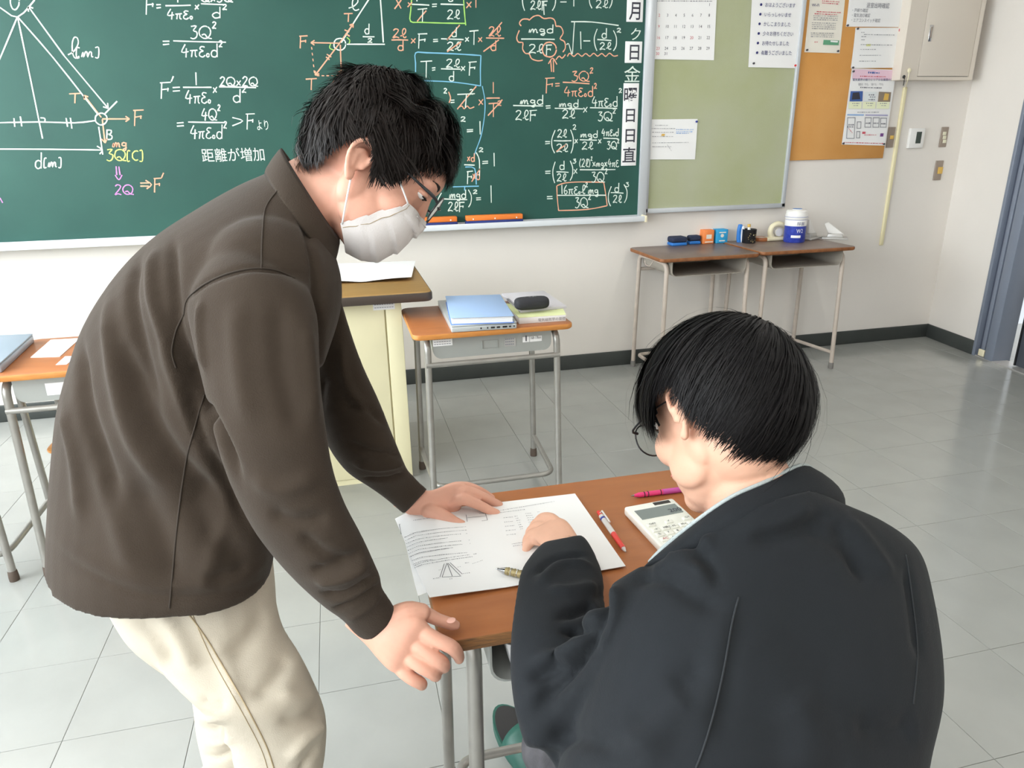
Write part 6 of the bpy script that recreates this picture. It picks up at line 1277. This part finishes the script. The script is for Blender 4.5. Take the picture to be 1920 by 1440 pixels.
fa = [((985, 1400), (1150, 1420), .87, .8), ((967, 1330), (1140, 1350), .89, .8), ((958, 1250), (1136, 1270), .92, .8), ((960, 1170), (1136, 1180), .97, .8), ((970, 1100), (1132, 1110), 1.045, .8), ((980, 1060), (1124, 1060), 1.10, .8), ((1003, 1028), (1104, 1016), 1.155, .85), ((1020, 1014), (1090, 1002), 1.175, .9)]
ra = [((1580, 1000), (1675, 1030), .97, 1.), ((1625, 1060), (1718, 1110), .96, 1.), ((1630, 1180), (1738, 1215), .95, 1.), ((1610, 1290), (1730, 1320), .98, 1.), ((1560, 1360), (1700, 1380), 1.02, 1.)]
ra_f = [(P(1630, 1350, .93), _R*.06, _U*.06, 2), (P(1530, 1310, .89), _R*.055, _U*.055, 2), (P(1430, 1190, .95), _R*.045, _U*.045, 2), (P(1400, 1120, 1.05), _R*.038, _U*.038, 2)]
rhand = tube([P(1400, 1120, 1.05), P(1390, 1090, 1.10), P(1385, 1070, 1.13)], [.03, .036, .02], 14, True, 3, round_ends=True)
hipw = np.array([.46, .30, .51]); kL = np.array([.265, .80, .50]); kR = np.array([.60, .74, .52])
def thigh(h, k): return loft([wring(h*(1-t)+k*t, (r_, 0, 0), (0, 0, r_*.95)) for t, r_ in ((-.1, .07), (0, .085), (.4, .085), (.8, .070), (1., .066), (1.08, .045))], 22, 3)
slx = onz(935, 1360, .06); 
def shin(k, a): return loft([wring(k*(1-t)+a*t, (r_, 0, 0), (0, r_, 0)) for t, r_ in ((-.08, .045), (0, .066), (.4, .060), (.8, .052), (1., .055))], 22, 3)
aL = np.array([.36, 1.02, .11]); aR = np.array([.56, .98, .11])
hpL = hipw+(-.09, 0, 0); hpR = hipw+(.10, 0, 0)
pel = ell(hipw+(0, -.03, .03), (.19, .13, .11)); jeans_parts = [thigh(hpL, kL), thigh(hpR, kR), shin(kL, aL), shin(kR, aR), pel]
feet = [loft([wring(a+np.array([dx*x, x, z-.11]), (w_, 0, 0), (0, 0, h_)) for x, z, w_, h_ in ((-.05, .05, .026, .03), (0, .06, .034, .042), (.07, .045, .040, .028), (.13, .034, .040, .02), (.17, .028, .026, .013))], 16, 3) for a, dx in ((aL, -.3), (aR, 0))]
Vc, Fc, Nc = remesh([loft([(c, u*.86, v*.86, e) for c, u, v, e in tor], 20, 2), limb([((a[0]*.7+b_[0]*.3, a[1]*.7+b_[1]*.3), (a[0]*.3+b_[0]*.7, a[1]*.3+b_[1]*.7), d, k*.8) for a, b_, d, k in la[1:]], 2, 14, .6), limb([((a[0]*.68+b_[0]*.32, a[1]), (a[0]*.32+b_[0]*.68, b_[1]), d, k*.8) for a, b_, d, k in fa], 2, 14), loft([(c, u*.75, v*.75, e) for c, u, v, e in ra_f], 14, 2), rhand]+jeans_parts+feet, .014, 2)
V = np.concatenate([Vh, Vr, Vc]); F = list(Fh)+[tuple(i+len(Vh) for i in f) for f in Fr_]+[tuple(i+len(Vh)+len(Vr) for i in f) for f in Fc]
# shrink the hidden core so that the clothes cover it
n0 = len(Vh)+len(Vr); V[n0:] -= Nc*.010
sit = mesh_obj('person', V, F, M['skin2'], smooth=True, origin=(.46, .35, 0))
tag(sit, 'seated young man in black jacket seen from behind, writing at the foreground desk', 'person')
jk = [loft(tor, 40, 4), limb(la, 4, 26, .8), limb(fa, 4, 26, .8), limb(ra, 4, 22), loft(ra_f, 20, 3), ell(P(1622, 1062, .98), (.060, .060, .06), [_R, _U, _fw])]
Vj, Fj, Nj = remesh(jk, .0052, 6, .6)
fj = [([(1130, 1110), (1128, 1170), (1090, 1230), (1040, 1290), (1000, 1340)], .012, -.014), ([(1150, 1092), (1145, 1150), (1120, 1220)], .012, .008), ([(1125, 1130), (1070, 1150), (1040, 1165)], .009, -.009), ([(1120, 1165), (1080, 1185), (1045, 1180)], .008, -.008), ([(1120, 1100), (1060, 1110), (1030, 1100)], .012, .005), ([(1110, 1200), (1050, 1230), (1000, 1240)], .011, .007), ([(1090, 1225), (1030, 1260), (985, 1270)], .009, -.007),
 ([(1180, 1090), (1240, 1080), (1290, 1110), (1360, 1150)], .014, -.006), ([(1210, 1075), (1280, 1060), (1340, 1090)], .014, .006), ([(1290, 1010), (1330, 1060), (1350, 1110)], .010, -.005), ([(1250, 1050), (1300, 1035), (1340, 1000)], .010, .006),
 ([(1380, 1120), (1350, 1260), (1320, 1420)], .020, .004), ([(1395, 1130), (1366, 1260), (1338, 1420)], .014, -.004), ([(1290, 1290), (1230, 1350), (1190, 1430)], .024, .008), ([(1330, 1240), (1250, 1310), (1180, 1370)], .018, -.006),
 ([(1560, 975), (1600, 1030), (1620, 1090)], .011, -.005), ([(1590, 965), (1640, 1030), (1680, 1090)], .013, .004), ([(1500, 990), (1560, 1010), (1640, 1080)], .014, -.004), ([(1700, 1060), (1715, 1140), (1725, 1240)], .010, -.004), ([(1560, 960), (1480, 1000), (1400, 1010)], .013, -.005), ([(1530, 950), (1460, 985), (1380, 1000)], .010, .004),
 ([(1600, 1350), (1660, 1380), (1720, 1360)], .018, -.006), ([(1480, 1300), (1520, 1380), (1500, 1460)], .025, .005), ([(1010, 1100), (1050, 1060), (1110, 1060)], .010, .005), ([(1000, 1080), (1040, 1045), (1100, 1040)], .008, -.005), ([(1160, 1400), (1080, 1380), (1010, 1400)], .013, -.006)]
fj = [(p, r*.88, a*1.5) for p, r, a in fj]; Vj2 = folds(Vj, Fj, Nj, fj); Vj2 += Nj*vnoise(Vj2, 18, .002, 8)[:, None]
ja = mesh_obj('jacket', Vj2, Fj, M['jacket'], sit, smooth=True)
seam('seam_line', Vj2, Fj, [(1385, 1120), (1372, 1170), (1358, 1250), (1340, 1330), (1320, 1400), (1305, 1440)], .0012, 'jseam', ja)
seam('seam_line', Vj2, Fj, [(1698, 1040), (1710, 1120), (1720, 1220), (1712, 1320)], .001, 'jseam', ja)
# stand collar, open at the front
def crv(pts, k=4): return catmull([P(*p) for p in pts], k)
out_lo = crv([(1205, 1075, .93), (1225, 1060, .90), (1290, 1040, .86), (1380, 1010, .845), (1480, 985, .86), (1560, 965, .90), (1585, 955, .96), (1560, 945, 1.02)])
out_hi = crv([(1212, 1062, .93), (1243, 1030, .91), (1308, 978, .875), (1372, 935, .865), (1440, 905, .875), (1508, 873, .91), (1538, 890, .96), (1530, 905, 1.02)])
m_ = len(out_lo); V = []; F = []; K_ = 7
for o_ in (0, 1):
    for j in range(K_+1):
        t = j/K_
        for i in range(m_):
            p = out_lo[i]*(1-t)+out_hi[i]*t; cn = P(1410, 950, .96); d = nrm(p-cn); bul = .012*math.sin(t*math.pi); V.append(p+d*(bul-(.006 if o_ else 0)))
NN = m_*(K_+1)
for j in range(K_):
    for i in range(m_-1): a = j*m_+i; F.append((a, a+1, a+m_+1, a+m_)); F.append((NN+a, NN+a+m_, NN+a+m_+1, NN+a+1))
mi = [0, 1]*(K_*(m_-1)); rim = list(range(m_))+[j*m_+m_-1 for j in range(1, K_+1)]+[K_*m_+i for i in range(m_-2, -1, -1)]+[j*m_ for j in range(K_-1, 0, -1)]
for k in range(len(rim)): q = rim[k]; r_ = rim[(k+1) % len(rim)]; F.append((q, r_, NN+r_, NN+q)); mi.append(0)
co = mesh_obj('collar', V, F, [M['jacket'], M['lining']], ja, smooth=True, mi=mi); co.data.set_sharp_from_angle(angle=math.radians(60))
v, f = tube([p+nrm(P(1400, 940, .96)-p)*.005+camv(0, .003, 0) for p in out_hi], .0028, 8); mesh_obj('collar_lining', v, f, M['lining'], ja, smooth=True)
lap = limb([((1212, 1060), (1250, 1030), .93, .5), ((1211, 1090), (1262, 1080), .93, .4), ((1215, 1115), (1270, 1120), .925, .4)], 3, 16); mesh_obj('lapel', *lap, M['jacket'], ja, smooth=True)
v, f = tube([P(1247, 1030, .925), P(1243, 1050, .918), P(1236, 1062, .915)], .002, 6); mesh_obj('zip_edge', v, f, M['lining'], ja, smooth=True)
# jeans
Vq, Fq, Nq = remesh(jeans_parts, .008, 4)
jn = mesh_obj('jeans', Vq+Nq*vnoise(Vq, 40, .003, 2)[:, None], Fq, M['jean'], sit, smooth=True)
# hair
def shell_s(d):
    a, b, c = .116, .098, .108; r = 1/math.sqrt((d[0]/a)**2+(d[1]/b)**2+(d[2]/c)**2); return r+.010*max(0, -d[2])*max(0, -d[0])*1.+.006*max(0, -d[2]+.3)
bs_ = interp([(0, 12), (30, 10), (48, 0), (58, -12), (66, -22), (73, -4), (86, 10), (98, 6), (108, -14), (120, -36), (135, -50), (155, -56), (180, -58)])
hs = hair(HS, 'hair', sit, 'hairk', shell_s, bs_, (-.62, -.25, .74), n=16000, width=.0010, seed=4, lift=.008, over=.10, length=(.08, .20), clump=.6)
# glasses of the seated man
g0 = None
for s in (1, -1):
    v, f = tube(loop(HS, .108, s*.034, .008, .026, .023), .0012, 8)
    if g0 is None: g0 = mesh_obj('glasses', v, f, M['blackp'], sit, smooth=True)
    else: mesh_obj('rim', v, f, M['blackp'], g0, smooth=True)
    L = loop(HS, .108, s*.034, .008, .0255, .0225)[:-1]; q = HS.A[0]*.0008; mesh_obj('lens', [p-q for p in L]+[p+q for p in L], [tuple(range(len(L)-1, -1, -1)), tuple(range(len(L), 2*len(L)))]+[(i, (i+1) % len(L), len(L)+(i+1) % len(L), len(L)+i) for i in range(len(L))], M['glass'], g0)
    mesh_obj('temple', *HS.tube([(.100, s*.060, .014), (.094, s*.072, .016), (.05, s*.077, .024), (.0, s*.079, .026)], [.0022, .0016, .0012, .0012], 8, 3), M['blackp'], g0, smooth=True)
mesh_obj('bridge', *HS.tube([(.106, -.009, .012), (.110, 0, .015), (.106, .009, .012)], .0012, 8, 3), M['blackp'], g0, smooth=True)
for s in (-1, 1):
    ey = mesh_obj('eye', *HS.ell(.080, s*.031, .022, .011, .0125, .0055), M['eye'], sit, smooth=True); mesh_obj('iris', *HS.ell(.0885, s*.031, .0205, .003, .005, .0045), M['iris'], ey, smooth=True)
    mesh_obj('eyebrow', *HS.tube([(.094, s*.014, .041), (.094, s*.030, .046), (.083, s*.048, .044)], [.0022, .0034, .0018], 8, 3), M['hairk'], sit, smooth=True)
mesh_obj('lips', *HS.tube([(.090, -.020, -.049), (.099, 0, -.047), (.090, .020, -.049)], [.002, .0042, .002], 8, 3), M['lip'], sit, smooth=True)
# green slippers
def slipper(heel, d, label):
    t = empty('slipper', (heel[0]+d[0]*.13, heel[1]+d[1]*.13, 0), label, 'slipper'); d = nrm(d); s = np.array([d[1], -d[0], 0])
    def out(k, x): w_ = .046*k*(1-.22*math.exp(-((x-.10)/.05)**2)) if x < .13 else .052*k; return w_
    poly = []; N_ = 30
    c0 = np.array([heel[0], heel[1], 0.])
    for i in range(N_):
        t_ = 2*math.pi*i/N_; y = .13-.13*math.cos(t_); x = .050*math.sin(t_)*(1+.15*(y/.26)); poly.append((x, y))
    def lay(k, z0, z1, nm, m, par):
        V = [c0+s*x*k+d*((y-.13)*k+.13)+np.array([0, 0, z]) for z in (z0, z1) for x, y in poly]; F = [tuple(range(N_-1, -1, -1)), tuple(range(N_, 2*N_))]+[(i, (i+1) % N_, N_+(i+1) % N_, N_+i) for i in range(N_)]
        return mesh_obj(nm, V, F, M[m], par, angle=40)
    lay(1.0, .001, .024, 'sole', 'slip', t); lay(.92, .0242, .028, 'insole', 'slipin', t)
    V = []; F = []; K2 = 14
    for off in (0, .004):
        for j in range(8):
            y = .115+.13*j/7
            w_ = .052*(1-(max(0, y-.19)/.09)**2*.5)
            for i in range(K2+1): ph = math.pi*i/K2; V.append(c0+s*math.cos(ph)*(w_+off)+d*y+np.array([0, 0, .012+(.052-.028*j/7+off)*math.sin(ph)]))
    q = (K2+1)*8
    for j in range(7):
        for i in range(K2): a_ = j*(K2+1)+i; F.append((a_, a_+1, a_+K2+2, a_+K2+1)); F.append((q+a_, q+a_+K2+1, q+a_+K2+2, q+a_+1))
    for i in range(K2): F.append((i+1, i, q+i, q+i+1)); z = 7*(K2+1); F.append((z+i, z+i+1, q+z+i+1, q+z+i))
    mesh_obj('strap', V, F, M['slip'], t, smooth=True); return t

sh0 = onz(934, 1318, .03); sd_ = nrm(onz(985, 1402, .03)-onz(926, 1322, .03)); sd_[2] = 0; sd_ = nrm(sd_)
slipper((sh0[0], sh0[1], 0), sd_, 'empty green slipper with black insole on the floor under the foreground desk')
